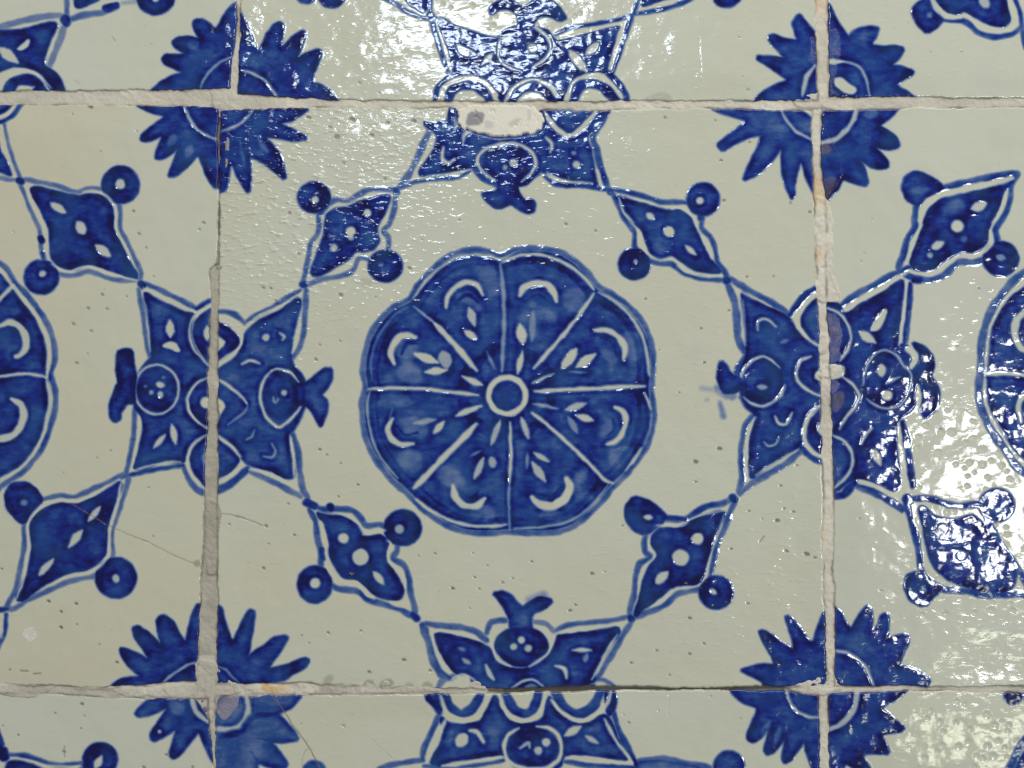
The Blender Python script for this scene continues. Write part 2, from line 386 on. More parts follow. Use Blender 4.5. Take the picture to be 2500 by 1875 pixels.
motif('pomegranate_palmette'); view(1500, 850)     # right edge
F("940 -420 1000 -372 1130 -300 1280 -220 1330 -130 1400 -60 1540 -40 1560 350 1540 430 1400 500 1370 600 1370 700 1250 790 1100 880 1000 948 990 800 1000 650 1032 500 970 430 920 300 920 180 960 60 965 -60 955 -200", .84)
L("850 -510 970 -430 1100 -360 1220 -290 1280 -240", 46, .6); L("1280 -240 1340 -320 1400 -390 1490 -450", 46, .88); L("838 -450 878 -350 900 -200 905 -80 955 30", 52, .62)
L("1025 485 962 560 937 680 927 820 937 950 910 1055", 44, .6); L("1360 758 1250 850 1130 920 1010 990 920 1065", 46, .58); L("1370 730 1430 790 1540 840", 48, .72)
F("1560 -400 1430 -320 1370 -230 1390 -130 1560 0", .75); F("1560 450 1440 520 1400 600 1430 720 1560 760", .95)
E("890 -440 1020 -370 1150 -305", 24, .75); E("940 -350 952 -200 962 -20", 18, .55); E("1032 510 990 580 966 700 966 830 976 960", 36); E("1335 748 1230 812 1120 872 1035 935", 24, .9)
E("1500 -400 1400 -310 1352 -230 1362 -150 1420 -70 1530 0", 28, .9); E("1440 60 1370 92 1332 160 1345 240 1420 310 1530 360", 33, .9); dot(1510, 200, 40); E("1520 410 1430 490 1392 600 1410 700 1470 770 1540 800", 40, .92); E("1520 560 1520 620", 60)
F(ring_pts(1090, 240, 145, 155, 14), .92)
E("920 245 950 160 1010 92 1090 62 1150 87 1210 142", 28, .9); E("1250 270 1222 340 1150 402 1080 427 1000 402 950 360", 28, .9); E("1060 285 1110 285", 46, .7)
L("962 55 910 140 888 225", 42, .7); L("930 360 980 432 1045 460", 40, .62)
P("768 105 800 96 855 190 930 220 940 290 880 330 800 330 770 290 753 200", .84); L("775 400 798 500", 44, .42, 8); L("640 290 820 325", 50, .22, 11); L("675 380 685 378", 30, .26, 8); L("860 360 880 355", 50, .35, 7); L("760 300 830 340", 80, .35, 8)
E("1178 500 1205 550 1260 553 1302 475", 34); E("1098 690 1130 716 1180 702 1212 650", 22, .85); E("1050 -130 1058 -200 1110 -212 1185 -160", 30, .85); E("1220 -40 1270 -60", 26, .4)

motif('pomegranate_palmette'); view(700, 0)        # top edge
F("980 1280 1080 1100 1100 990 1010 890 1170 890 1200 770 1300 770 1900 770 2360 770 2280 920 2200 1000 2230 1100 2255 1250 2275 1350 2100 1330 1960 1280 1850 1262 1750 1350 1600 1362 1450 1292 1380 1222 1250 1248", .8)
L("820 1380 900 1270 960 1150 1010 1030 1050 950", 46, .55); L("840 1375 950 1332 1100 1312 1250 1300 1340 1252", 30, .62)
L("2360 780 2300 900 2240 1000 2270 1100 2290 1200 2330 1310 2352 1385", 46, .72); L("1890 1290 1960 1342 2080 1358 2200 1362 2340 1390", 36, .75)
E("950 1308 1100 1285 1250 1262 1340 1238", 26, .85); E("930 1280 990 1190 1060 1070", 24, .55); E("1910 1262 1980 1310 2100 1332 2240 1342", 26, .9); E("2268 1255 2305 1365", 26, .8)
E("1220 860 1240 930 1180 920", 30, .6); EF("1020 770 1180 770 1160 850 1090 900 1010 880")
E("1890 820 1960 930 2060 992 2150 950 2280 800", 42, .92); EF("1800 770 1930 770 2030 850 2100 850 2250 770 2250 740 1800 740", .2)
F("1440 1190 1480 1110 1600 1085 1720 1095 1780 1160 1770 1240 1700 1310 1560 1320 1470 1260", .9)
E("1560 1342 1460 1282 1400 1202 1410 1132 1480 1080 1600 1050 1720 1062 1800 1122 1825 1202 1780 1282 1720 1332", 33, .92)
L("1370 1230 1450 1312 1570 1372", 42, .75); L("1840 1270 1720 1352", 40, .75)
P("1540 1300 1690 1300 1692 1400 1740 1470 1800 1465 1822 1490 1812 1552 1770 1562 1700 1532 1640 1490 1580 1522 1530 1522 1470 1480 1428 1420 1460 1408 1545 1402", .86)
dot(1660, 1190, 32, .85); dot(1600, 1228, 20, .7); E("1150 1080 1138 1150 1180 1192 1232 1165", 40, .92); E("1290 1050 1305 985 1355 965", 32, .8); E("1898 1005 1942 1050 1930 1115", 26, .9); dot(2122, 1205, 28, .85); dot(2100, 1120, 18, .5)

motif('pomegranate_palmette'); view(600, 1322)     # bottom edge
F("1390 680 1550 700 1680 732 1790 790 1830 880 1930 930 2080 925 2200 850 2270 740 2290 690 2500 667 2730 635 2650 790 2570 940 2520 1090 1700 1100 1640 980 1540 962 1450 850", .86)
L("1320 602 1450 620 1580 630 1680 660 1765 725", 44, .6); L("1295 610 1340 740 1372 860 1430 970 1500 1005", 54, .62); L("1400 1080 1450 1010 1530 985", 44, .5)
L("2270 650 2360 612 2550 590 2700 575 2810 548", 36, .6); L("2822 590 2760 690 2680 830 2600 960 2555 1030", 42, .58); L("2540 1010 2630 1020 2700 1065", 40, .55)
E("1370 650 1500 662 1620 690 1705 722", 30, .95); E("1358 660 1390 780 1430 880 1495 965", 32, .95); E("2310 672 2450 645 2620 625 2790 590", 28, .95); E("2722 680 2650 790 2580 930 2535 1010", 28, .95)
E("1470 1080 1520 1000 1590 972 1660 1005 1700 1040", 22, .9); E("1530 1040 1560 1010 1620 1015", 26, .3); E("1950 1070 2030 1022 2100 1010 2180 1060", 27, .9); E("2520 1050 2600 1030 2680 1070", 22, .7); EF("2040 1070 2090 1035 2140 1070", .5)
F(ring_pts(2018, 770, 190, 142, 14), .93)
E("1845 615 1800 680 1808 780 1860 860 1935 915", 26, .9); E("2095 605 2190 640 2252 690 2240 770 2180 850 2075 915", 29, .92)
L("1900 580 1800 590 1765 670", 44, .62); L("2110 590 2200 605 2255 655", 40, .45, 4)
P("1812 382 1880 364 1940 388 1990 450 2030 482 2080 440 2150 400 2255 430 2190 492 2110 522 2092 560 2100 660 1940 660 1930 560 1890 480 1850 420", .82); L("2080 430 2180 400", 80, .3, 10)
dot(2020, 722, 27, .9); dot(1962, 770, 27, .85); dot(2070, 780, 28, .85); L("2000 760 2040 770", 30, .6)
E("1595 865 1640 890", 32, .7); E("1560 780 1600 790", 26, .4); E("1762 905 1785 965 1815 1010", 38, .85); E("2270 910 2330 932 2350 1000", 33, .92); E("2410 795 2520 795", 30, .9); E("2485 875 2500 830", 30, .5)

# ------------------------------------------------------------------ left tile
tile('W')
motif('corner_sunburst'); view(0, 0)
P("998 745 998 765 1060 800 1130 830 1218 846 1110 930 1040 990 1033 1025 1080 1038 1202 990 1150 1100 1138 1160 1180 1168 1250 1130 1312 1075 1270 1200 1232 1293 1290 1288 1380 1212 1455 1125 1500 1250 1540 1330 1570 1372 1640 1400 1640 740", .88)
E("1350 770 1380 850 1430 930 1500 985 1600 1028", 34); E("1240 1060 1280 1000", 60, .28, 6); E("1370 1150 1400 1080", 60, .3, 6)
motif('corner_sunburst'); view(0, 1322)
P("812 1062 880 1010 960 995 1032 990 960 930 900 850 878 782 920 788 1000 820 1092 862 1040 770 985 690 973 630 1010 622 1090 670 1185 765 1160 670 1148 590 1170 545 1210 543 1270 590 1310 670 1357 742 1380 640 1410 530 1440 465 1500 455 1500 1120 880 1120", .9)
E("1450 882 1380 900 1300 950 1230 1000 1170 1060", 28)
motif('lozenge_leaf'); view(0, 400)
O("152 125 280 132 420 162 560 207 650 182 740 187 830 230 872 300 882 400 880 480 930 570 980 680 1032 835 900 852 780 832 650 787 550 817 440 807 360 750 312 650 300 560 290 480 230 340 182 220", 34, .52)
F("232 182 400 202 570 237 650 225 740 237 810 292 830 380 830 480 900 620 960 732 1002 832 900 812 760 762 650 730 560 772 470 762 385 695 372 600 352 480 300 330", .92)
disc(885, 155, 132, 132, .94); disc(305, 830, 122, 120, .88); E("878 140 886 158", 62); dot(315, 803, 25, .85); E("390 298 470 350", 46); E("575 440 612 500", 62); E("715 608 795 665", 58)
E("190 160 230 280 300 400 345 490 345 570 340 650", 40); E("385 735 440 775 520 785 640 750 800 800 1020 860", 24, .95); E("610 205 680 195 760 220 830 290 850 370 850 470 920 610 990 760", 24, .9)
L("300 545 308 565", 62, .97); L("142 122 158 128", 60, .95); L("1035 880 1045 890", 66, .92); L("310 650 330 720", 40, .85)
motif('lozenge_leaf'); view(0, 850)
O("925 920 800 980 680 1032 550 1087 430 1082 310 1112 240 1180 177 1280 180 1400 170 1480 150 1600 110 1780 60 1908 200 1846 350 1776 500 1711 600 1686 720 1656 800 1576 828 1500 812 1400 832 1300 890 1130 942 960", 36, .55)
F("882 980 720 1082 570 1142 430 1142 310 1192 222 1290 222 1400 232 1480 192 1660 130 1842 300 1746 400 1692 500 1651 600 1632 700 1590 770 1500 782 1400 782 1320 832 1150", .92)
P("38 1060 90 988 200 982 270 1040 315 1110 250 1195 170 1292 110 1245 48 1172", .95); disc(850, 1681, 145, 145, .9); dot(175, 1132, 26, .5); E("842 1672 854 1700", 50, .85)
E("660 1250 725 1175", 46); E("515 1440 590 1350", 50); E("300 1645 378 1560", 50)
E("880 960 760 1030 570 1120 430 1110 320 1150 230 1230 200 1320 215 1440 205 1540 170 1700 120 1830", 28, .95); E("890 980 860 1140 810 1310 800 1420 800 1500 740 1590 640 1640 520 1660 420 1710", 30, .95)
motif('pomegranate_palmette'); view(0, 850)
F("1060 -400 1200 -342 1330 -292 1420 -250 1400 -180 1400 -80 1450 40 1560 150 1560 190 1420 260 1362 380 1380 480 1450 560 1560 620 1430 690 1372 770 1342 832 1200 832 998 888 1020 750 1052 600 1040 500 985 430 985 250 1060 120 1110 60 1097 -150", .82)
L("1050 -480 1140 -440 1250 -390 1350 -340 1440 -290", 36, .62); L("1440 -290 1500 -330 1570 -360", 38, .8); L("1015 -430 1040 -300 1065 -150 1085 0 1100 70", 40, .55)
L("987 450 985 600 957 780 925 918", 40, .58); L("895 945 1000 917 1150 887 1345 857", 34, .68); L("1345 865 1390 970 1450 1040 1560 1075", 44, .6)
F("1560 -280 1440 -200 1420 -90 1470 20 1560 110", .86); F("1560 210 1440 280 1390 380 1420 480 1560 600", .88); F("1560 640 1440 710 1400 800 1430 930 1560 1020", .82)
E("1052 -438 1150 -382 1250 -332 1340 -292 1425 -268", 36); E("1042 -400 1072 -250 1102 20", 20, .7); E("1022 510 1010 650 980 800 955 895", 28); E("985 895 1120 857 1250 832 1325 832", 27)
E("1560 -310 1440 -250 1392 -170 1392 -80 1430 20 1560 160", 27, .9); E("1518 -150 1518 -70", 46); E("1560 190 1430 268 1370 370 1390 470 1450 540 1560 610", 25, .9); dot(1510, 400, 42); E("1520 630 1420 700 1374 800 1390 900 1460 990", 30, .9); E("1500 780 1500 850", 40, .4)
F(ring_pts(1150, 300, 150, 165, 16), .94); ring(1148, 302, 163, 180, 26, .92)
P("858 30 910 6 965 12 980 120 1000 200 985 300 990 405 930 402 882 470 885 520 840 542 803 500 808 400 850 285 870 255 853 150", .95)
E("1155 262 1195 275", 36); E("1172 325 1178 358", 34, .85); dot(1110, 325, 18, .7); dot(1066, 280, 14, .5); E("1245 -190 1248 -95", 50); EF("1190 -18 1255 -52 1300 -30 1315 28 1240 2"); E("1138 720 1200 645", 34); E("1262 575 1285 680", 44); dot(1198, 212, 10, .6)
motif('medallion'); view(0, 850)
F("-60 -560 60 -500 170 -340 260 -210 330 -60 350 90 330 180 350 240 360 350 350 480 300 640 230 780 130 880 20 945 -60 990 -500 990 -500 -560", .88)
L("-60 -660 0 -620 60 -570 112 -480 200 -390 290 -270 360 -150 397 -30 397 100 368 192 402 300 407 420 372 560 312 720 212 860 100 950 0 1020 -80 1090", 42, .58)
E("-60 -630 0 -580 90 -460 200 -320 280 -210 332 -80 355 50 342 200", 38); E("340 215 365 350 350 480 310 640 230 790 130 890 20 950 -80 1010", 36); E("345 212 200 187 0 207 -80 215", 34); E("100 -460 0 -360 -60 -290", 36)
E("5 -165 70 -188 140 -160 185 -90 192 -10 150 50 115 60", 54); E("85 370 150 410 172 480 150 570 90 640 0 665 -60 660", 56)
motif('pomegranate_palmette'); view(0, 0)
L("25 870 60 1050 100 1180 152 1312", 30, .55); F("-60 900 0 1100 85 1275 0 1257 -60 1250", .9); L("-60 1290 0 1303 122 1322", 30, .5); L("155 760 100 840 30 885 -60 900", 38, .68); F("-60 740 95 740 60 800 -60 850", .8); E("105 765 50 842 -60 872", 27); E("15 920 40 1080 100 1290", 22)
motif('pomegranate_palmette'); view(0, 1322)
L("-60 500 0 500 55 492", 36, .9); L("42 535 35 650 -20 790", 38, .75); E("0 540 20 560 5 700", 20, .9)

# ------------------------------------------------------------------ right tile
tile('E')
motif('corner_sunburst'); view(1763, 0)
P("690 760 1330 760 1292 792 1230 860 1148 922 1200 950 1270 1000 1302 1062 1280 1083 1210 1096 1108 1068 1160 1120 1218 1185 1215 1228 1150 1238 1080 1220 1005 1168 1050 1250 1068 1332 1050 1362 980 1347 878 1308 850 1380 800 1420 765 1475 690 1475", .88)
E("990 780 965 870 910 950 830 1020 690 1055", 44); E("1060 840 1120 820", 70, .25, 6)
motif('corner_sunburst'); view(1763, 1322)
P("790 480 828 488 870 520 900 590 942 642 970 600 1010 530 1058 472 1092 500 1097 570 1096 655 1140 620 1160 550 1190 528 1217 545 1217 640 1208 715 1260 700 1320 678 1362 690 1362 740 1320 830 1290 915 1380 925 1470 970 1524 1022 1495 1065 1450 1110 790 1110", .84)
E("800 797 900 810 980 850 1050 920 1090 1000 1118 1080", 38)
motif('lozenge_leaf'); view(1947, 400)
O("1612 70 1450 92 1280 122 1120 162 960 210 872 300 860 400 858 470 802 560 772 680 742 770 830 830 960 852 1080 812 1180 722 1300 722 1400 680 1460 560 1452 480 1502 400 1552 280 1572 130", 46, .66)
F("1582 110 1380 182 1200 212 1060 252 960 342 920 450 880 580 830 722 880 782 1000 762 1100 692 1180 652 1300 642 1380 572 1400 470 1460 360 1512 200", .92)
P("860 55 940 78 1045 140 1070 185 950 235 880 310 800 262 762 170 788 88", .86); disc(1490, 695, 126, 122, .93)
E("1575 105 1400 152 1220 192 1050 232 935 310 892 415", 46); E("912 445 852 560 812 700 800 740", 32); E("1540 190 1500 330 1430 430", 30, .9); E("1412 490 1430 570 1370 640 1280 670 1200 655", 36); E("1175 668 1080 752 950 802 860 790", 28, .9)
E("1290 325 1370 295", 60); dot(1172, 458, 46); E("1000 610 1060 580", 56); dot(970, 670, 22, .7); E("1465 678 1515 692", 38, .6); E("1100 340 1160 300 1220 320", 120, .3, 14); dot(1220, 550, 26, .3); E("840 200 940 190", 60, .25, 8)
L("860 850 900 850", 70, .9, 4)
motif('lozenge_leaf'); view(1947, 1150)
O("800 215 950 200 1080 240 1200 262 1340 250 1420 420 1500 560 1600 700 1700 900 1590 900 1400 912 1250 882 1060 862 960 800 900 690 882 550 842 400 800 260", 46, .75)
F("900 262 1000 330 1150 360 1280 330 1380 420 1480 560 1600 720 1560 860 1400 890 1250 850 1100 790 1000 700 950 560 920 400", .88)
disc(1460, 250, 122, 116, .86); P("865 738 950 760 1080 850 1000 920 930 994 825 950 778 850 798 768", .9); dot(922, 870, 24, .6)
E("920 640 950 740 1020 805 1145 838", 38); E("870 235 960 240 1080 270", 26, .8); E("1150 290 1260 290", 30, .6); dot(1060, 420, 40, .7); dot(1200, 620, 40, .6); E("850 300 890 420", 30, .6)
motif('pomegranate_palmette'); view(1947, 850)
F("770 -490 640 -412 480 -330 352 -250 300 -320 150 -350 150 1050 262 1060 430 950 560 980 700 1042 742 1000 730 800 720 600 740 520 850 420 862 200 830 100 800 -20 740 -30 747 -200", .88)
L("820 -590 680 -530 560 -460 440 -400 315 -310", 46, .66); L("828 -470 815 -300 800 -150 785 -20", 42, .75); L("770 540 800 700 822 850 842 1010", 46, .82); L("430 1010 560 1052 680 1122 770 1180", 54, .7); L("262 1090 340 1070 400 1000 430 960", 54, .9)
E("825 -570 700 -492 560 -410 440 -340 330 -270", 36); E("802 -490 780 -300 760 -150 745 -20", 32); E("740 550 750 700 770 850 792 1050", 36); E("440 968 560 1010 705 1082", 38)
E("180 -310 300 -260 370 -170 392 -80 362 20 310 95", 30, .9); E("340 215 410 270 452 350 420 430 360 500 305 595", 32, .9); E("240 630 340 680 395 760 402 850 360 940 250 1040", 32, .9)
F("480 250 510 140 560 60 640 30 720 60 790 140 825 200 810 300 750 400 680 430 580 410 510 360", .8)
E("480 265 500 150 560 50 640 15 720 50 780 132 832 190 822 300 760 410 680 442 580 420 505 368", 25, .8)
P("840 -45 930 -12 988 60 1002 130 970 212 1022 270 1042 340 1022 430 940 514 898 460 920 380 900 280 850 262 850 180 890 80 870 10", .92)
E("800 10 852 40 862 90 832 140", 60, .95); E("885 290 888 420", 40, .95)
E("615 130 615 192", 60); dot(655, 345, 40); E("660 255 742 212", 20, .9); EF("530 -130 590 -230 650 -290 632 -190 590 -130"); E("470 -110 555 -50", 54); E("465 705 490 640 545 585", 32, .9); E("562 760 602 840", 58); L("800 1105 806 1112", 80, .95)
chip("150 -270 300 -250 330 -60 300 0 320 70 250 120 150 120", .7); chip("150 250 290 230 310 280 270 330 150 320", .7)
EF("150 -130 200 -120 240 -70 220 -20 180 20 150 20"); EF("150 150 260 120 340 130 340 200 260 230 150 220")
motif('medallion'); view(1947, 850)
F("1760 -480 1600 -400 1500 -280 1430 -140 1410 0 1400 150 1390 230 1400 400 1460 540 1540 660 1620 770 1760 860 2400 860 2400 -480", .85)
L("1760 -620 1590 -500 1520 -420 1440 -310 1380 -170 1350 -20 1342 190 1332 250 1332 380 1372 500 1430 620 1520 740 1600 860 1720 960", 54, .62)
E("1760 -550 1560 -400 1480 -290 1422 -150 1402 0 1396 150", 24, .6); E("1375 192 1500 182 1720 205", 38, .95); E("1382 230 1390 400 1440 520 1540 660", 24, .8)
E("1760 -300 1660 -260 1605 -200 1592 -100 1640 0 1700 20", 56); E("1720 330 1640 370 1620 440 1640 540", 50, .9)

# ------------------------------------------------------------------ upper row
tile('N')
motif('corner_sunburst'); view(0, 0)
P("1720 80 1768 100 1800 170 1850 290 1886 378 1905 370 1950 260 2000 185 2045 161 2077 185 2070 260 2050 352 2090 330 2150 265 2215 220 2237 240 2205 340 2173 432 2260 385 2330 360 2357 380 2325 470 2290 560 2283 612 2340 618 2410 658 2464 722 2470 790 1720 790", .9)
E("1770 512 1860 540 1940 590 1990 650 2030 715", 33)
motif('corner_sunburst'); view(1763, 0)
P("243 737 290 680 370 635 484 588 430 550 350 490 258 438 262 412 330 414 474 428 420 382 345 300 343 265 380 256 450 285 554 298 530 230 513 170 540 120 570 106 610 160 660 220 720 270 720 790 243 790", .84)
E("680 480 620 560 602 620 590 700", 44); chip("640 280 700 260 700 480 630 480", .45, 5)
motif('pomegranate_palmette'); view(700, 0)
F("1115 145 1250 200 1400 250 1540 282 1600 222 1750 192 1900 222 1980 302 2100 282 2250 242 2442 205 2382 350 2342 522 2260 522 2150 562 2030 690 1990 760 1980 660 1890 592 1780 572 1660 622 1580 740 1540 642 1450 562 1340 542 1230 542 1190 350", .88)
L("1055 125 1100 280 1140 400 1185 525", 40, .6); L("1970 250 2060 210 2250 175 2400 150 2535 110", 28, .75); L("2535 110 2500 200 2450 350 2400 480 2380 545", 36, .72)
E("1105 180 1150 330 1195 480 1215 545", 30, .9); E("2000 262 2150 222 2320 197 2455 170", 31, .95); E("2460 180 2420 330 2355 540", 38, .95)
L("1088 730 1110 640 1200 562 1330 542 1450 572 1540 652 1575 720", 36, .82); E("1110 760 1160 642 1250 582 1350 567 1450 602 1545 695", 42); L("1180 760 1210 668 1290 630 1380 632 1460 690 1500 760", 62, .9)
E("1590 760 1650 652 1750 592 1850 592 1940 642 2000 710", 40); L("1640 760 1700 670 1800 632 1880 660 1955 740", 62, .9); E("2040 730 2100 600 2200 547 2300 552 2380 622 2450 730", 38); L("2100 740 2150 632 2240 612 2330 650 2420 740", 66, .9); L("2350 530 2420 600 2480 680 2492 760", 44, .85)
F("1610 340 1650 250 1750 215 1850 245 1890 330 1850 420 1750 470 1650 440", .92)
E("1560 280 1550 400 1600 480 1720 522", 34, .9); E("1800 492 1900 422 1935 332 1880 242 1800 192", 36, .9); EF("1240 320 1330 350 1400 400 1350 420 1270 400", .7); E("1430 470 1500 400", 40, .9); E("2085 390 2175 500", 64); E("2205 390 2275 325", 54); dot(1800, 350, 40, .8)
P("1700 240 1700 110 1640 62 1560 62 1500 104 1486 60 1530 20 1620 -15 1720 60 1760 40 1830 -5 1920 -5 1990 50 2048 130 2000 154 1930 112 1850 112 1800 172 1800 240", .9)
L("1048 105 1060 120", 60, .9)
motif('lozenge_leaf'); view(700, 0)
L("1060 -80 1050 110", 34, .6); L("1090 130 1000 132 880 82 800 32 700 -20", 32, .6); F("850 -60 900 22 1000 92 1025 -60", .88); E("900 50 990 100 1030 90", 22, .8); 
motif('lozenge_leaf'); L("2540 95 2562 40 2600 -60", 32, .7); L("2550 102 2700 77 2850 42 2980 -20", 34, .75); F("2610 40 2700 10 2860 -60 2640 -60", .9); E("2585 70 2700 45 2840 10", 26, .8)
disc(3222, -42, 105, 92)
motif('lozenge_knob'); disc(330, -30, 90, 82); disc(140, -20, 60, 40, .7)
tile('NW')
motif('corner_sunburst'); view(0, 0)
P("1112 660 1170 610 1240 565 1342 530 1280 502 1210 470 1186 430 1213 402 1290 404 1372 395 1290 350 1261 310 1298 279 1390 271 1472 290 1430 230 1411 180 1428 146 1490 146 1540 180 1580 217 1610 180 1650 100 1700 42 1780 0 1780 720 1100 720", .9)
E("1720 410 1620 450 1540 520 1490 590 1462 670", 28, .8); E("1390 330 1440 320", 70, .25, 6)
motif('pomegranate_palmette'); view(0, 0)
F("-60 255 150 222 300 182 400 165 412 200 362 300 322 470 400 532 460 622 455 720 380 660 300 540 200 492 100 482 -60 512", .9)
L("-60 215 0 200 150 157 300 122 440 112", 46, .45); L("470 190 440 290 400 390 365 480", 48, .42); L("475 140 485 160", 80, .9)
EF("125 360 160 320 215 285 205 340 160 370"); E("15 365 115 448", 62); E("-20 610 100 522 220 517 300 560 375 645", 25, .85); L("40 690 110 600 220 585 320 670", 76, .9); E("170 660 240 640", 30, .9); L("400 560 440 640", 60, .92)
motif('lozenge_leaf'); view(0, 0)
L("485 150 600 112 740 92 850 52", 44, .58); L("490 130 490 -60", 50, .55); F("555 45 640 35 760 -60 555 -60", .9); L("780 60 850 42", 76, .9); L("900 22 1000 12", 40, .25, 6); disc(1140, -25, 135, 128, .92); E("620 60 720 40 830 0", 20, .8); E("520 80 530 -40", 26, .7); dot(1140, -10, 24)
tile('NE')
motif('corner_sunburst'); view(1763, 0)
P("740 20 790 40 830 130 870 200 932 272 950 240 1010 205 1090 193 1148 203 1130 260 1088 332 1190 345 1260 335 1322 350 1327 375 1290 430 1238 482 1300 485 1398 520 1392 545 1340 575 1266 617 1310 650 1380 690 1420 716 1440 780 740 780", .86)
E("740 450 870 452", 32); E("860 452 930 457 1000 490 1050 570 1082 720", 27, .9); EF("822 580 870 563 930 610 985 652 960 692 900 682 828 632"); chip("740 220 860 200 880 430 740 430", .45, 4); chip("740 480 860 470 830 560 800 640 880 700 740 720", .5, 4)
motif('lozenge_leaf'); view(1763, 0)
P("1398 50 1450 8 1530 -20 1570 60 1630 130 1580 192 1500 244 1428 182 1392 100", .93); F("1560 -60 1620 60 1700 102 1780 82 1850 122 1950 172 2060 192 2102 150 2082 60 2070 -60", .88)
L("1600 142 1750 152 1800 172 1880 242 2000 272 2120 252 2190 200", 38, .75); L("2120 -60 2180 100 2200 250 2220 360", 34, .7); E("1525 -30 1570 60 1640 117 1745 132", 42); E("1812 122 1880 182 1980 217 2112 222", 36); E("2085 -30 2140 80 2155 155", 34, .9); E("1900 -10 1940 40", 54, .8); dot(1520, 110, 22, .4)

# ------------------------------------------------------------------ lower row
tile('SW')
motif('corner_sunburst'); view(0, 1322)
P("986 1255 1060 1180 1150 1125 1180 1090 1600 1090 1600 1640 1552 1605 1520 1540 1480 1450 1457 1388 1400 1460 1330 1550 1270 1593 1242 1562 1270 1460 1294 1368 1200 1430 1130 1463 1102 1440 1110 1390 1170 1310 1235 1208 1100 1270 1008 1284", .82)
E("1400 1140 1440 1250 1520 1320", 50); dot(1168, 1392, 14, .9); E("1250 1200 1330 1240", 80, .25, 10)
chip("1420 1100 1560 1100 1560 1290 1500 1270 1450 1180", .8)
motif('lozenge_leaf'); view(0, 1322)
F(ring_pts(735, 1595, 122, 118, 14), .92); L("640 1620 600 1700 640 1760", 60, .8); E("740 1580 700 1650", 46, .95); L("50 1560 200 1570 350 1622 450 1642 600 1618", 36, .62); E("60 1585 200 1602 330 1642 600 1650", 24); F("60 1625 150 1612 300 1665 420 1760 60 1800", .9); L("20 1540 30 1570", 90, .92); L("-20 1380 10 1480", 50, .85); L("-30 1470 10 1540", 80, .9)
tile('S')
motif('corner_sunburst'); view(0, 1322)
P("1540 1080 2230 1080 2213 1128 2140 1215 2042 1262 2060 1290 2150 1380 2190 1458 2080 1473 1984 1468 2040 1530 2108 1620 2090 1664 1990 1660 1888 1620 1885 1700 1880 1900 1540 1900", .72)
E("1800 1100 1818 1220 1790 1310 1720 1368 1540 1372", 46); L("1600 1430 1760 1400 1850 1290 2040 1262", 60, .88, 8); L("1880 1440 1990 1460", 40, .85, 6); L("1840 1540 1890 1620", 50, .85, 8); chip("1540 1100 1760 1100 1745 1200 1700 1260 1640 1320 1580 1250", .9)
motif('corner_sunburst'); view(1763, 1322)
P("55 1040 60 1090 110 1150 180 1190 252 1212 258 1245 220 1330 183 1420 188 1457 230 1473 290 1432 342 1376 330 1450 308 1530 328 1563 380 1542 435 1475 462 1425 455 1500 438 1590 455 1623 510 1592 570 1512 602 1455 620 1550 660 1660 700 1760 760 1800 760 1040", .86)
E("465 1060 500 1180 560 1250 640 1282 740 1285", 36); E("340 1330 300 1420", 44, .3, 6); E("420 1380 390 1480", 40, .3, 6)
motif('pomegranate_palmette'); view(600, 1322)
F("1430 1290 1480 1330 1600 1342 1720 1312 1820 1130 1860 1212 1930 1312 2040 1342 2180 1290 2220 1140 2260 1222 2380 1322 2500 1332 2620 1270 2660 1290 2720 1430 2795 1592 2600 1572 2340 1562 2300 1650 2150 1692 1980 1652 1890 1562 1700 1592 1365 1632 1420 1500 1450 1400", .78)
F("1330 1080 1325 1150 1370 1200 1420 1260 1440 1080", .92); F("2680 1080 2710 1150 2702 1220 2655 1270 2640 1100", .85)
L("1440 1080 1490 1205 1580 1262 1670 1212 1740 1080", 64, .75); L("1890 1090 1960 1222 2040 1262 2110 1222 2150 1090", 64, .75); L("2250 1080 2340 1222 2440 1262 2540 1212 2610 1080", 68, .72)
E("1425 1130 1480 1260 1600 1312 1700 1282 1770 1172 1800 1090", 40); E("1865 1180 1930 1272 2040 1312 2140 1272 2190 1150", 36, .9); E("2235 1160 2320 1252 2450 1312 2570 1262 2650 1182 2675 1080", 38); EF("1500 1080 1580 1190 1660 1080"); EF("1990 1080 2040 1190 2090 1080"); EF("2370 1080 2430 1200 2500 1080")
L("1425 1250 1370 1380 1312 1500 1290 1600", 42, .62); L("1295 1602 1150 1622 1000 1658 900 1720", 38, .6); L("1305 1645 1500 1652 1700 1632 1890 1602", 38, .6); E("1465 1310 1400 1430 1330 1580", 36); E("1440 1642 1650 1612 1870 1582", 36)
L("2690 1240 2730 1380 2800 1510 2865 1645", 42, .72); E("2628 1300 2690 1420 2760 1520 2835 1620", 36); L("2340 1610 2550 1642 2860 1655", 40, .65); E("2380 1580 2600 1602 2830 1625", 32)
F(ring_pts(2110, 1510, 172, 136, 14), .92); E("2000 1365 1920 1420 1892 1510 1930 1610 2030 1660 2200 1660 2290 1600 2310 1500 2280 1410 2220 1365 2130 1355", 40, .95); E("2010 1510 2070 1475 2080 1510", 34, .75); dot(2140, 1532, 30, .85); dot(2200, 1470, 32, .9)
E("1560 1485 1600 1430", 68); E("1640 1385 1700 1400 1742 1470", 44); E("2350 1412 2440 1360", 52); E("2500 1430 2570 1470", 36, .8)
motif('lozenge_leaf'); view(600, 1322)
F("2870 1620 3020 1600 3200 1620 3350 1680 3200 1740 2900 1700", .6); L("2860 1610 3050 1590 3200 1622 3400 1655", 46, .6); F(ring_pts(3540, 1650, 108, 112, 14), .86)
motif('lozenge_leaf'); disc(500, 1680, 80, 70, .7)
tile('SE')
motif('corner_sunburst'); view(1763, 1322)
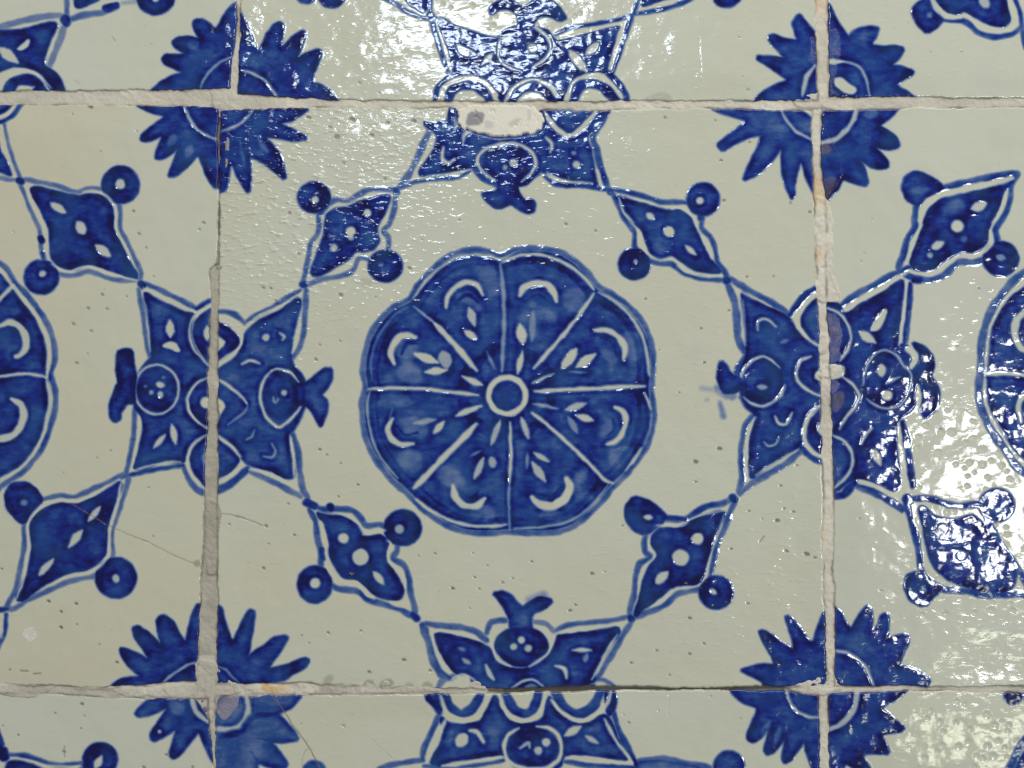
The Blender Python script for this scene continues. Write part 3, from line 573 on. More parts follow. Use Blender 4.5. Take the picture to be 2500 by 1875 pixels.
P("740 1040 1380 1040 1352 1092 1280 1150 1156 1222 1210 1260 1290 1330 1338 1360 1300 1392 1200 1402 1166 1417 1190 1470 1228 1552 1140 1552 1050 1550 1028 1580 1085 1660 1060 1690 980 1665 900 1620 870 1720 860 1900 740 1900", .9)
E("992 1060 975 1200 920 1290 850 1350 740 1385", 52)
motif('lozenge_leaf'); view(1763, 1322)
disc(2130, 1135, 60, 50); L("2080 1720 2140 1600 2180 1500 2280 1400", 54, .8); L("2170 1100 2280 1190", 50, .7); F("2200 1560 2300 1500 2400 1760 2150 1760", .85)

# ------------------------------------------------------------------ wear: cracks, flakes, pinholes, kiln specks
tile('W'); CUR['mid'] = 0; view(0, 850)
crack("520 1140 620 1195 760 1280 880 1340 1000 1390 1070 1415 1160 1460 1300 1530 1430 1580", 7, .55); crack("1040 1405 1080 1418", 11, .6); stain("1420 1560 1460 1555 1470 1590 1430 1600", .5)
for x, y, r in ((810, 748, 9), (710, 802, 7), (1125, 1378, 9), (1090, 1020, 8), (640, 40, 6), (465, 915, 6)): spot(x, y, r, .6)
view(0, 400)
for x, y, r in ((978, 348, 11), (1018, 512, 13), (1490, 430, 13), (1462, 478, 11), (1075, 615, 10), (750, 955, 14), (645, 1055, 14), (782, 1062, 11), (540, 1172, 15), (670, 1222, 11), (1125, 825, 8), (640, 1390, 7), (560, 1460, 14), (100, 498, 7), (925, 970, 8)): spot(x, y, r, .55)
view(0, 0)
for x, y, r in ((660, 780, 20), (980, 1545, 10), (530, 835, 8), (740, 1110, 6), (1005, 960, 7)): spot(x, y, r, .7)
view(0, 1322)
for x, y, r in ((355, 437, 15), (560, 455, 14), (448, 512, 13), (450, 627, 16), (565, 607, 8), (858, 884, 13), (730, 755, 8), (72, 938, 9), (15, 200, 10)): spot(x, y, r, .75)
for s in ("150 945 180 948 208 948", "248 968 275 966 300 965"): crack(s, 12, .75)
chip("165 640 240 625 280 670 260 725 200 735 160 690", .8, 4)
tile('C'); CUR['mid'] = 0; view(450, 850)
crack("265 1212 330 1220 400 1240 480 1262 570 1300", 8, .6); crack("380 1235 440 1248", 14, .6)
for x, y, r in ((600, 1302, 14), (330, 1290, 9), (805, 1370, 12), (990, 740, 14), (1270, 1000, 12), (1145, 842, 9), (580, 1612, 14), (760, 1140, 10), (960, 82, 12), (620, 1435, 8), (1130, 1085, 8), (1045, 780, 9)): spot(x, y, r, .65)
view(500, 400)
for x, y, r in ((622, 355, 13), (430, 908, 15), (485, 912, 12), (690, 660, 12), (995, 960, 18), (990, 1300, 9), (815, 1435, 12), (1500, 765, 16), (1320, 110, 10), (520, 1000, 10), (1250, 975, 7), (1590, 555, 6), (845, 1325, 8)): spot(x, y, r, .6)
stain("1140 850 1180 835 1230 860 1210 900 1160 900", .22)
view(700, 0)
for x, y, r in ((480, 875, 22), (740, 900, 14), (370, 1000, 22), (625, 990, 18), (320, 930, 13), (160, 860, 18), (930, 888, 20), (720, 1310, 12), (415, 1195, 10), (20, 1560, 14), (1265, 1610, 9)): spot(x, y, r, .6)
view(1200, 0)
for x, y, r in ((1890, 1040, 11), (1678, 1175, 14), (1700, 1468, 14), (1640, 880, 9), (545, 1640, 14), (2190, 1480, 9), (1270, 860, 11)): spot(x, y, r, .6)
view(1440, 400)
for x, y, r in ((408, 988, 11), (815, 1205, 11), (840, 1455, 13), (1345, 825, 8), (1150, 830, 11), (1020, 1075, 11), (1610, 350, 14), (1470, 290, 8), (40, 490, 10), (985, 265, 12), (510, 1360, 7)): spot(x, y, r, .65)
view(1500, 850)
for x, y, r in ((770, 735, 20), (597, 832, 20), (597, 980, 10), (1195, 1260, 18), (1220, 1008, 11), (1410, 1505, 20), (1470, 1535, 13), (985, 1195, 9), (1312, 1200, 11), (1245, 1175, 10), (470, 325, 9), (660, 105, 12), (1335, 858, 10), (60, 1300, 9), (1265, 1490, 12), (1085, 1250, 6), (855, 1470, 10)): spot(x, y, r, .7)
crack("1065 1420 1080 1400 1098 1380", 12, .7)
view(700, 1200)
for x, y, r in ((857, 1232, 17), (1215, 708, 15), (602, 1322, 14), (302, 1032, 12), (540, 1018, 10), (1410, 712, 10), (1378, 632, 10), (1580, 665, 11), (1085, 455, 10), (965, 470, 7), (1470, 545, 8), (1050, 1310, 13), (165, 1110, 7), (110, 1055, 7), (480, 600, 12), (1340, 855, 7), (1365, 450, 8), (380, 40, 8)): spot(x, y, r, .7)
view(1200, 1322)
for x, y, r in ((295, 148, 11), (735, 235, 16), (155, 270, 9), (80, 298, 11), (1450, 560, 15), (1212, 797, 11), (1450, 822, 14), (1558, 745, 11), (1305, 978, 9), (1025, 890, 13), (2155, 65, 11), (1755, 50, 9), (615, 465, 12), (575, 505, 14), (830, 220, 7), (1880, 455, 11), (1430, 300, 7)): spot(x, y, r, .65)
view(600, 1322)
for s_, d_ in (("575 1005 620 975 645 1000 620 1040 570 1045", .35), ("870 1050 890 1015 930 1020 940 1060", .5), ("980 1050 1000 1020 1060 1005 1085 1040 1040 1070", .5), ("1160 1060 1180 1035 1220 1040 1230 1075", .35), ("1290 1060 1310 1030 1360 1040 1365 1075", .45), ("430 1050 440 1025 480 1020 490 1055", .3)): stain(s_, d_, 4)
tile('S'); CUR['mid'] = 0; view(600, 1322)
crack("195 1130 260 1210 330 1330 390 1410 440 1480 480 1545 540 1650 600 1760", 8, .85); crack("450 1525 415 1570 410 1640", 5, .5); crack("920 1450 1080 1600", 4, .2)
for x, y, r in ((715, 1350, 16), (775, 1272, 6), (405, 1340, 8)): spot(x, y, r, .3)
view(1200, 1322)
for x, y, r in ((1005, 1325, 13), (968, 1270, 7), (1222, 1238, 6), (1825, 1300, 8), (1610, 1132, 7)): spot(x, y, r, .5)
crack("1298 1090 1300 1180 1295 1300", 4, .25)
tile('SW'); CUR['mid'] = 0; view(0, 1322)
for x, y, r in ((600, 1190, 16), (405, 1258, 9), (470, 1540, 14), (1220, 1560, 12), (135, 1420, 11), (620, 1275, 7), (595, 1370, 9), (1410, 1650, 12), (1055, 1655, 14), (25, 1350, 7)): spot(x, y, r, .65)
crack("470 1500 475 1580", 9, .6)
tile('E'); CUR['mid'] = 0; view(1763, 0)
crack("760 940 800 1030 850 1110 872 1200 872 1290 830 1370 785 1425", 5, .3); crack("735 960 770 990 800 1040 830 1090", 4, .3)
stain("725 1060 780 1060 800 1100 770 1130 722 1120", .55); stain("730 1330 830 1300 790 1420 760 1460", .4)
view(1947, 400)
for x, y, r in ((545, 405, 8), (465, 715, 9), (490, 655, 7), (100, 590, 9), (1330, 915, 12), (1170, 1335, 9)): spot(x, y, r, .4)
crack("320 1480 345 1530 330 1570", 9, .5); crack("240 1500 330 1490", 6, .5)
view(1947, 850)
for x, y, r in ((1050, 592, 11), (455, 1250, 9), (610, 1775, 8), (945, 1290, 9)): spot(x, y, r, .4)
stain("255 340 330 320 340 400 280 470 250 440", .4)
tile('N'); CUR['mid'] = 0; view(700, 0)
stain("780 570 800 600 845 650 830 700 790 700 780 640", .16); spot(535, 605, 14, .35); spot(680, 680, 7, .4)
stain("1440 410 1500 400 1520 440 1460 450", .08); view(1200, 0)
stain("1120 720 1180 690 1260 675 1320 710 1300 735 1130 740", .28); crack("1520 270 1525 400 1530 560", 5, .16)
for x, y, r in ((1810, 275, 9), (1840, 560, 6), (1875, 655, 12)): spot(x, y, r, .4)
tile('NE'); CUR['mid'] = 0; view(1763, 0)
for x, y, r in ((1750, 378, 8), (1530, 378, 7)): spot(x, y, r, .5)
tile('NW'); CUR['mid'] = 0; view(0, 0)
crack("820 275 840 300", 8, .4); spot(1105, 322, 6, .4); stain("540 580 580 590 590 620 550 600", .15)

# ------------------------------------------------------------------ materials
def mat(name):
    m = bpy.data.materials.new(name); m.use_nodes = True
    nt = m.node_tree; nt.nodes.clear()
    out = nt.nodes.new('ShaderNodeOutputMaterial')
    bs = nt.nodes.new('ShaderNodeBsdfPrincipled')
    nt.links.new(bs.outputs[0], out.inputs[0])
    return m, nt, bs
def node(nt, t, **kw):
    n = nt.nodes.new(t)
    for k, v in kw.items():
        if k.startswith('i_'):
            n.inputs[int(k[2:])].default_value = v
        else:
            setattr(n, k, v)
    return n
def attr(nt, name):
    n = nt.nodes.new('ShaderNodeAttribute'); n.attribute_name = name
    return n.outputs['Fac']
def math_(nt, op, a, b=None, c=None, clamp=False):
    n = nt.nodes.new('ShaderNodeMath'); n.operation = op; n.use_clamp = clamp
    for i, v in enumerate((a, b, c)):
        if v is None: continue
        if isinstance(v, (int, float)): n.inputs[i].default_value = v
        else: nt.links.new(v, n.inputs[i])
    return n.outputs[0]
def noise(nt, vec, feature, detail=2.0, rough=0.5):
    n = node(nt, 'ShaderNodeTexNoise')
    n.inputs['Scale'].default_value = 1.0 / (feature * S)
    n.inputs['Detail'].default_value = detail; n.inputs['Roughness'].default_value = rough
    nt.links.new(vec, n.inputs['Vector'])
    return n.outputs['Fac']
def ramp(nt, fac, stops):
    r = nt.nodes.new('ShaderNodeValToRGB'); e = r.color_ramp.elements
    while len(e) < len(stops): e.new(0.5)
    for i, (p, c) in enumerate(stops):
        e[i].position = p; e[i].color = (*c, 1)
    nt.links.new(fac, r.inputs[0]); return r.outputs[0]
def mix(nt, f, a, b):
    n = nt.nodes.new('ShaderNodeMix'); n.data_type = 'RGBA'
    for idx, v in ((0, f), (6, a), (7, b)):
        if isinstance(v, (int, float)): n.inputs[idx].default_value = v
        elif isinstance(v, tuple): n.inputs[idx].default_value = (*v, 1)
        else: nt.links.new(v, n.inputs[idx])
    return n.outputs[2]

def make_glaze():
    m, nt, bs = mat('painted_glaze')
    pos = node(nt, 'ShaderNodeNewGeometry').outputs['Position']
    ink = attr(nt, 'ink'); dirt = attr(nt, 'dirt'); chp = attr(nt, 'chip'); peel = attr(nt, 'peel'); warm = attr(nt, 'warm')
    n1 = noise(nt, pos, 55, 3); n3 = noise(nt, pos, 4, 1)
    bm = node(nt, 'ShaderNodeMapping'); bm.inputs['Rotation'].default_value = (0, math.radians(-35), 0); bm.inputs['Scale'].default_value = (.6, 1, 1.4); nt.links.new(pos, bm.inputs[0])
    n2 = noise(nt, bm.outputs[0], 17, 3)
    var = math_(nt, 'ADD', math_(nt, 'MULTIPLY', math_(nt, 'SUBTRACT', n1, .5), .95), math_(nt, 'MULTIPLY', math_(nt, 'SUBTRACT', n2, .5), .46))
    var = math_(nt, 'ADD', var, math_(nt, 'MULTIPLY', math_(nt, 'SUBTRACT', n3, .5), .10))
    pig = math_(nt, 'MULTIPLY', ink, math_(nt, 'ADD', 0.98, var), clamp=True)
    # bare glaze: slightly mottled cream, tiny kiln specks
    c1 = mix(nt, noise(nt, pos, 320, 3), (.545, .552, .448), (.600, .612, .520))
    c1 = mix(nt, warm, c1, (.585, .545, .400))
    sp = node(nt, 'ShaderNodeTexVoronoi'); sp.inputs['Scale'].default_value = 1 / (26 * S); nt.links.new(pos, sp.inputs['Vector'])
    speck = math_(nt, 'MULTIPLY', math_(nt, 'LESS_THAN', sp.outputs['Distance'], .085), math_(nt, 'GREATER_THAN', noise(nt, pos, 90, 1), .56))
    c1 = mix(nt, math_(nt, 'MULTIPLY', speck, .30), c1, (.30, .26, .17))
    c1 = mix(nt, math_(nt, 'MULTIPLY', n3, .22), c1, (.48, .48, .37))
    haze = math_(nt, 'MULTIPLY', math_(nt, 'SUBTRACT', noise(nt, pos, 140, 3), .60, clamp=True), .9)
    c1 = mix(nt, haze, c1, (.40, .45, .50))
    blue = ramp(nt, pig, [(0, (.59, .58, .45)), (.10, (.47, .49, .45)), (.32, (.205, .262, .375)), (.54, (.080, .138, .325)), (.70, (.023, .070, .258)), (.82, (.0110, .030, .225)), (.92, (.0085, .0140, .160)), (1, (.0080, .0085, .072))])
    teal = math_(nt, 'MULTIPLY', math_(nt, 'SUBTRACT', noise(nt, pos, 75, 3), .46, clamp=True), 2.2, clamp=True)
    blue = mix(nt, math_(nt, 'MULTIPLY', teal, math_(nt, 'GREATER_THAN', pig, .62)), blue, (.020, .082, .248))
    f = math_(nt, 'MULTIPLY', ink, 9.0, clamp=True)
    col = mix(nt, f, c1, blue)
    cc = mix(nt, math_(nt, 'MULTIPLY', ink, 1.1, clamp=True), (.66, .62, .55), (.075, .072, .20))
    col = mix(nt, math_(nt, 'MULTIPLY', math_(nt, 'SUBTRACT', math_(nt, 'ADD', chp, math_(nt, 'MULTIPLY', n2, 1.1)), .95, clamp=True), 2.4, clamp=True), col, cc)
    col = mix(nt, math_(nt, 'MULTIPLY', dirt, .95, clamp=True), col, (.135, .098, .055))
    nt.links.new(col, bs.inputs['Base Color'])
    ro = math_(nt, 'ADD', .085, math_(nt, 'MULTIPLY', math_(nt, 'MAXIMUM', chp, dirt), .35))
    nt.links.new(ro, bs.inputs['Roughness'])
    bs.inputs['IOR'].default_value = 1.5
    # orange peel of the fired glaze
    mp = node(nt, 'ShaderNodeMapping'); mp.inputs['Rotation'].default_value = (0, math.radians(28), 0); mp.inputs['Scale'].default_value = (.55, 1, 1.25)
    nt.links.new(pos, mp.inputs[0])
    pn = math_(nt, 'SUBTRACT', noise(nt, mp.outputs[0], 14, 1.5, .5), .44)
    pn = math_(nt, 'MULTIPLY', math_(nt, 'MAXIMUM', pn, 0.0), math_(nt, 'MAXIMUM', pn, 0.0))
    h = math_(nt, 'MULTIPLY', math_(nt, 'MULTIPLY', pn, peel), 13.0 * S)
    h = math_(nt, 'ADD', h, math_(nt, 'MULTIPLY', noise(nt, pos, 56, 1.5), 1.9 * S))
    h = math_(nt, 'ADD', h, math_(nt, 'MULTIPLY', math_(nt, 'MULTIPLY', math_(nt, 'SUBTRACT', noise(nt, pos, 42, 1.5), .5), ink), 2.8 * S))
    h = math_(nt, 'ADD', h, math_(nt, 'MULTIPLY', math_(nt, 'MULTIPLY', n3, math_(nt, 'ADD', chp, .02)), 2.0 * S))
    b = node(nt, 'ShaderNodeBump'); b.inputs['Strength'].default_value = 1.0; b.inputs['Distance'].default_value = 1.0
    nt.links.new(h, b.inputs['Height']); nt.links.new(b.outputs[0], bs.inputs['Normal'])
    return m

def make_mortar(name, filler=False):
    m, nt, bs = mat(name)
    pos = node(nt, 'ShaderNodeNewGeometry').outputs['Position']
    tone = attr(nt, 'tone'); dirt = attr(nt, 'dirt')
    n1 = noise(nt, pos, 55, 4, .6); n2 = noise(nt, pos, 7, 3, .7); n3 = noise(nt, pos, 140, 3)
    col = ramp(nt, tone, [(0, (.37, .345, .28)), (.45, (.55, .515, .43)), (.8, (.68, .635, .53)), (1, (.66, .44, .22))])
    col = mix(nt, math_(nt, 'MULTIPLY', math_(nt, 'SUBTRACT', n1, .42, clamp=True), 1.5, clamp=True), col, (.56, .50, .42))
    col = mix(nt, math_(nt, 'MULTIPLY', math_(nt, 'SUBTRACT', n3, .52, clamp=True), 2.2, clamp=True), col, (.37, .34, .275))
    col = mix(nt, math_(nt, 'MULTIPLY', math_(nt, 'SUBTRACT', n2, .52, clamp=True), 1.6, clamp=True), col, (.42, .36, .26))
    if filler: col = mix(nt, .6, col, (.80, .76, .66))
    col = mix(nt, math_(nt, 'MULTIPLY', dirt, .92), col, (.035, .05, .12) if filler else (.06, .048, .033))
    nt.links.new(col, bs.inputs['Base Color'])
    bs.inputs['Roughness'].default_value = .55 if filler else .85
    b = node(nt, 'ShaderNodeBump'); b.inputs['Distance'].default_value = 1.0; b.inputs['Strength'].default_value = 1.0
    nt.links.new(math_(nt, 'MULTIPLY', n2, (.8 if filler else 1.2) * S), b.inputs['Height']); nt.links.new(b.outputs[0], bs.inputs['Normal'])
    return m

GLAZE = make_glaze()
MORTAR = make_mortar('lime_mortar')
FILLER = make_mortar('plaster_filler', True)
def plain(name, c, r):
    m, nt, bs = mat(name)
    pos = node(nt, 'ShaderNodeNewGeometry').outputs['Position']
    nt.links.new(mix(nt, noise(nt, pos, 60, 3), c, tuple(v * .7 for v in c)), bs.inputs['Base Color'])
    bs.inputs['Roughness'].default_value = r
    return m
BACKING = plain('old_render', (.17, .14, .10), .95)

# ------------------------------------------------------------------ mesh helpers
def to_world(x, y, h):
    return np.stack([(x - CX) * S, -h * S, (CY - y) * S], -1)

def mesh_object(name, verts, quads, parent, material, normals=None, attrs=None, origin=(0, 0, 0)):
    me = bpy.data.meshes.new(name)
    n, k = len(verts), len(quads)
    me.vertices.add(n); me.vertices.foreach_set('co', (verts - np.array(origin)).astype(np.float32).ravel())
    me.loops.add(4 * k); me.loops.foreach_set('vertex_index', quads.astype(np.int32).ravel())
    me.polygons.add(k); me.polygons.foreach_set('loop_start', np.arange(0, 4 * k, 4, dtype=np.int32))
    me.update(calc_edges=True)
    me.polygons.foreach_set('use_smooth', np.ones(k, bool))
    for an, v in (attrs or {}).items():
        a = me.attributes.new(an, 'FLOAT', 'POINT'); a.data.foreach_set('value', v.astype(np.float32))
    if normals is not None:
        me.normals_split_custom_set_from_vertices(normals.astype(np.float32))
    me.materials.append(material)
    o = bpy.data.objects.new(name, me)
    sc.collection.objects.link(o)
    o.parent = parent
    return o

def sub_mesh(name, V, Q, sel, parent, material, N, A):
    q = Q[sel]
    used, inv = np.unique(q.ravel(), return_inverse=True)
    return mesh_object(name, V[used], inv.reshape(-1, 4), parent, material, N[used], {k: v[used] for k, v in A.items()}, parent_origin)

def axis(a, b, lo, hi, fine=2.2, coarse=7.5):
    """sample positions from a to b, close together where the wall is seen near by"""
    out = []
    def seg(s, e, st):
        n = max(1, int(round((e - s) / st)))
        out.extend(np.linspace(s, e, n, endpoint=False))
    s, e = max(a, lo), min(b, hi)
    if e <= s: seg(a, b, coarse)
    else:
        if s > a: seg(a, s, coarse)
        seg(s, e, fine)
        if e < b: seg(e, b, coarse)
    out.append(b)
    return np.array(out)

FX0, FX1, FY0, FY1 = -30, 2530, -30, 1905
def edge(t, side, q):
    a = t[side]
    v = np.interp(q, a[:, 0], a[:, 1]) if len(a) > 1 else np.full(np.shape(q), a[0, 1])
    s = hash_seed[t['name'] + side]
    return v + 4.2 * fbm(q, q * 0 + s, 38, s, 3) + 2.4 * fbm(q, q * 0, 10, s + 5, 2)
hash_seed = {}
for i, n in enumerate(TILES):
    TILES[n]['name'] = n
    for j, s in enumerate('lrtb'): hash_seed[n + s] = 11 + i * 4 + j

def tile_depth(t, x, y):
    l, r = edge(t, 'l', y), edge(t, 'r', y); tt, b = edge(t, 't', x), edge(t, 'b', x)
    return np.minimum(np.minimum(x - l, r - x), np.minimum(y - tt, b - y))

def sample(A, p, x, y):
    fx = np.clip((x - p.x0) / p.p, 0, p.nx - 1.001); fy = np.clip((y - p.y0) / p.p, 0, p.ny - 1.001)
    i = fx.astype(int); j = fy.astype(int); u = fx - i; v = fy - j
    return (A[j, i] * (1 - u) + A[j, i + 1] * u) * (1 - v) + (A[j + 1, i] * (1 - u) + A[j + 1, i + 1] * u) * v

# ------------------------------------------------------------------ the tiled wall
root = bpy.data.objects.new('tile_panel', None); sc.collection.objects.link(root)
root['label'] = 'cream square wall tiles hand painted with cobalt blue medallions and sunbursts, set in mortar'
root['category'] = 'tile panel'

LABEL = dict(
    C='whole cream tile with an eight petalled blue medallion and a plaster filled chip at its top edge',
    W='tile left of the whole one, crossed by a thin brown crack', E='tile right of the whole one with a white glare and dimpled glaze',
    N='tile above the whole one with a bluish glare on its pomegranate', NW='top left tile with half a sunburst at its lower corner', NE='top right tile with a violet worn sunburst corner',
    S='tile below the whole one with a hairline crack from its top edge', SW='bottom left tile with a chipped sunburst corner', SE='bottom right tile with a pale yellowish glare')

# where mortar is smeared, dirty or patched
GP = Paint((-60, -60, 2560, 1935), 2.0)
tone = np.full_like(GP.ink, -1); smear = np.zeros_like(GP.ink); gd = np.zeros_like(GP.ink); fil = np.zeros_like(GP.ink); fdk = np.zeros_like(GP.ink)
def gpaint(arr, s, v=1.0, soft=5):
    sl, c, sd = GP.cover('fill', chaikin(pts(s)), 0, soft)
    np.maximum(arr[sl], c * v, out=arr[sl])
view(0, 0); gpaint(smear, "1600 985 1685 1000 1692 1080 1662 1260 1600 1260", .9, 4); gpaint(gd, "1600 985 1685 1000 1692 1080 1662 1260 1600 1260", .55, 4); gpaint(smear, "1540 650 1700 650 1740 700 1700 800 1620 820 1560 790", .8)
view(1763, 0); gpaint(smear, "520 750 560 705 600 688 690 680 740 690 740 790 560 790")
view(1947, 400); gpaint(smear, "120 230 225 260 245 330 275 450 262 620 262 800 300 890 335 990 290 1020 190 1020 120 980", .95, 4); gpaint(smear, "150 1240 220 1250 235 1310 200 1390 150 1390", .9, 3)
view(1947, 850); gpaint(smear, "150 130 320 100 330 190 250 215 150 220", .75, 3)
view(0, 1322); gpaint(smear, "1420 860 1590 880 1640 1000 1745 1040 1765 1110 1600 1140 1585 1220 1545 1330 1500 1270 1430 1150 1080 1140 1070 1080 1380 1035 1440 1050"); gpaint(smear, "-60 1040 380 1055 345 1110 240 1155 100 1140 -60 1105", 1, 4); gpaint(smear, "400 1075 800 1085 900 1130 950 1150 1080 1140 1080 1070 820 1060", .7)
view(600, 1322); gpaint(smear, "0 1060 420 1030 480 1050 700 1045 880 1020 930 1030 1040 1010 1080 1050 1300 1055 1420 1070 1420 1110 0 1125", .72); gpaint(smear, "1600 1060 1620 1025 1700 1020 1760 1050 1760 1090", .95, 4)
view(1763, 1322); gpaint(smear, "460 1075 520 1045 590 1028 740 980 770 930 810 950 860 1050 880 1080 770 1120 700 1130 570 1115", 1, 4)
view(450, 850); gpaint(smear, "200 1100 250 1130 280 1200 262 1350 235 1450 240 1659 150 1659 150 1100", .9)
view(500, 400); gpaint(smear, "80 530 150 540 168 640 135 770 80 770", .85, 4); gpaint(gd, "80 530 150 540 168 640 135 770 80 770", .3, 4)
view(700, 0)
gpaint(fil, "1245 770 1262 930 1400 972 1530 1003 1700 993 1850 962 1890 880 1850 815 1800 770", 1, 8)
gpaint(fdk, "1330 815 1455 822 1430 915 1305 925", .9, 3); gpaint(fdk, "1620 900 1680 865 1720 870 1690 900 1640 935", .35, 3); gpaint(fdk, "1760 800 1790 800 1790 870 1765 890", .25, 3); gpaint(fdk, "1450 880 1510 890 1520 940 1450 945", .3, 4); gpaint(fdk, "1030 840 1060 845 1050 870 1030 870", .5, 3)
view(0, 0, 1.0)
gpaint(gd, "1190 1672 1420 1675 1660 1678 1930 1674 1930 1684 1660 1690 1420 1692 1190 1694", .95, 4)

def split_pieces(lab):
    """a motif in several separate patches becomes one id per patch; crumbs go back to the tile"""
    out = lab.copy()
    for mid in np.unique(lab):
        if mid == 0: continue
        M = lab == mid
        rows = np.nonzero(M.any(1))[0]
        runs, par, prev = [], [], []
        def find(i):
            while par[i] != i: i = par[i]
            return i
        for r in range(rows[0], rows[-1] + 1):
            d = np.diff(np.concatenate([[0], M[r].astype(np.int8), [0]]))
            cur = []
            for s, e in zip(np.nonzero(d == 1)[0], np.nonzero(d == -1)[0]):
                k = len(par); par.append(k); runs.append((r, s, e)); cur.append(k)
                for q in prev:
                    if runs[q][1] < e and runs[q][2] > s:
                        a_, b_ = find(q), find(k)
                        if a_ != b_: par[b_] = a_
            prev = cur
        size = {}
        for k, (r, s, e) in enumerate(runs): size[find(k)] = size.get(find(k), 0) + e - s
        if len(size) == 1: continue
        big = max(size, key=size.get); new = {}
        for k, (r, s, e) in enumerate(runs):
            g = find(k)
            if g == big: continue
            if size[g] < 120: out[r, s:e] = 0
            else:
                if g not in new: MOTIFS.append(MOTIFS[mid]); new[g] = len(MOTIFS) - 1
                out[r, s:e] = new[g]
    return out

cops = TILES['C']['ops']; cb = TILES['C']['box']
r2 = np.random.default_rng(3)
for tn, t in TILES.items():
    bx = t['box']
    p = Paint(bx)
    if tn == 'C':
        for op in t['ops']: p.run(op)
    else:
        # what the picture shows is traced; the rest of the tile follows the whole one beside it
        sx = (bx[2] - bx[0]) / (cb[2] - cb[0]); sy = (bx[3] - bx[1]) / (cb[3] - cb[1])
        g = Paint(bx, 1.6)
        remap = {}
        for op in cops:
            if op[5] == 0: continue
            if op[5] not in remap:
                MOTIFS.append(MOTIFS[op[5]]); remap[op[5]] = len(MOTIFS) - 1
            q = (op[1] - np.array([cb[0], cb[1]])) * np.array([sx, sy]) + np.array([bx[0], bx[1]]) + np.array(dict(E=(36, -34), W=(20, -26)).get(tn, (0, 0)))
            if q[:, 0].min() > -10 and q[:, 0].max() < 2510 and q[:, 1].min() > -10 and q[:, 1].max() < 1885: continue
            g.run((op[0], q, op[2], op[3], op[4], remap[op[5]]))
        for op in t['ops']: p.run(op)
        gx = p.x0 + p.p * np.arange(p.nx); gy = p.y0 + p.p * np.arange(p.ny)
        outm = (gx < -18)[None, :] | (gx > 2518)[None, :] | (gy < -18)[:, None] | (gy > 1893)[:, None]
        p.ink = np.where(outm, g.ink, p.ink); p.lab = np.where(outm, g.lab, p.lab)
    # dimples of the glaze where the photographed glare breaks up
    dim = []
    if tn == 'E': dim = [(2220, 2700, 1000, 1500, 120, 6, 13)]
    if tn == 'SE': dim = [(2230, 2700, 1690, 1900, 70, 7, 12)]
    if tn == 'N': dim = [(1030, 1450, -120, 150, 60, 4, 9)]
    dimp = np.zeros_like(p.ink)
    for (a, b, c, d, n, ra, rb) in dim:
        done = []
        for _ in range(n * 3):
            x, y, rr = r2.uniform(a, b), r2.uniform(c, d), r2.uniform(ra, rb)
            if any((x - u) ** 2 + (y - v) ** 2 < (rr + w) ** 2 * .8 for u, v, w in done): continue
            done.append((x, y, rr))
            if len(done) > n: break
            sl, cv, sd = p.cover('line', np.array([[x - .5, y], [x + .5, y]]), rr * .9, rr * .55)
            if sl is not None:
                np.maximum(dimp[sl], cv, out=dimp[sl])
    # grid over the tile
    xs = axis(bx[0], bx[2], FX0, FX1); ys = axis(bx[1], bx[3], FY0, FY1)
    U = (xs - bx[0]) / (bx[2] - bx[0]); Vv = (ys - bx[1]) / (bx[3] - bx[1])
    xl, xr = edge(t, 'l', ys), edge(t, 'r', ys); yt, yb = edge(t, 't', xs), edge(t, 'b', xs)
    X = xl[:, None] + (xr - xl)[:, None] * U[None, :]
    Y = yt[None, :] + (yb - yt)[None, :] * Vv[:, None]
    ny, nx = X.shape
    wx = X + 1.9 * fbm(X, Y, 16, 21, 2); wy = Y + 1.9 * fbm(X, Y, 16, 31, 2)
    ink = sample(p.ink, p, wx, wy); dirt = sample(p.dirt, p, wx, wy); chp = sample(p.chip, p, wx, wy); pit = sample(p.pit, p, wx, wy); dmp = sample(dimp, p, X, Y)
    dl = X - xl[:, None]; dr = xr[:, None] - X; dt = Y - yt[None, :]; db = yb[None, :] - Y
    dep = np.minimum(np.minimum(dl, dr), np.minimum(dt, db))
    RR = 5.0
    def lip(d): 
        q = np.clip(1 - d / RR, 0, 1); return -RR * (1 - np.sqrt(np.clip(1 - q * q, 0, 1)))
    Z = lip(np.minimum(dl, dr)) + lip(np.minimum(dt, db))
    seed = 40 + 7 * list(TILES).index(tn)
    Z = Z + (5.0 * fbm(X, Y, 420, seed, 2) + .7 * fbm(X, Y, 70, seed + 3, 2)) * smooth01(dep / 70)
    if tn == 'C': Z = Z - 7.0 * smooth01(1.6 * sample(fil, GP, X, Y))
    Z = Z + .40 * smooth01(ink / .8) + .15 * ink - 1.6 * pit - 1.2 * chp * (.5 + fbm(X, Y, 8, 3, 2)) - 1.5 * dmp * (1 - smooth01(ink * 3))
    A = dict(ink=ink, dirt=dirt, chip=chp)
    pl = .22 + .12 * fbm(X, Y, 200, 5, 2)
    if tn == 'C':
        w = smooth01(1.25 - np.hypot((X - 600) / 520, (Y - 400) / 480)); pl = pl + 1.3 * w + .30 * smooth01(1.3 - np.hypot((X - 1250) / 380, (Y - 330) / 160)) + .16 * smooth01(1.2 - np.hypot((X - 1800) / 350, (Y - 1300) / 700))
    if tn == 'N': pl = pl * 1.2
    if tn in ('E', 'SE'): pl = pl * .5
    if tn in ('W', 'SW', 'NW'): pl = pl * .6
    A['peel'] = np.clip(pl, 0.03, 1.8)
    A['warm'] = smooth01(.5 + 1.1 * fbm(X, Y, 420, 77 + seed, 3)) * dict(W=.65, S=.5, SW=.2, C=.35, N=.3, NW=.05, NE=.15, E=.02, SE=.2)[tn]
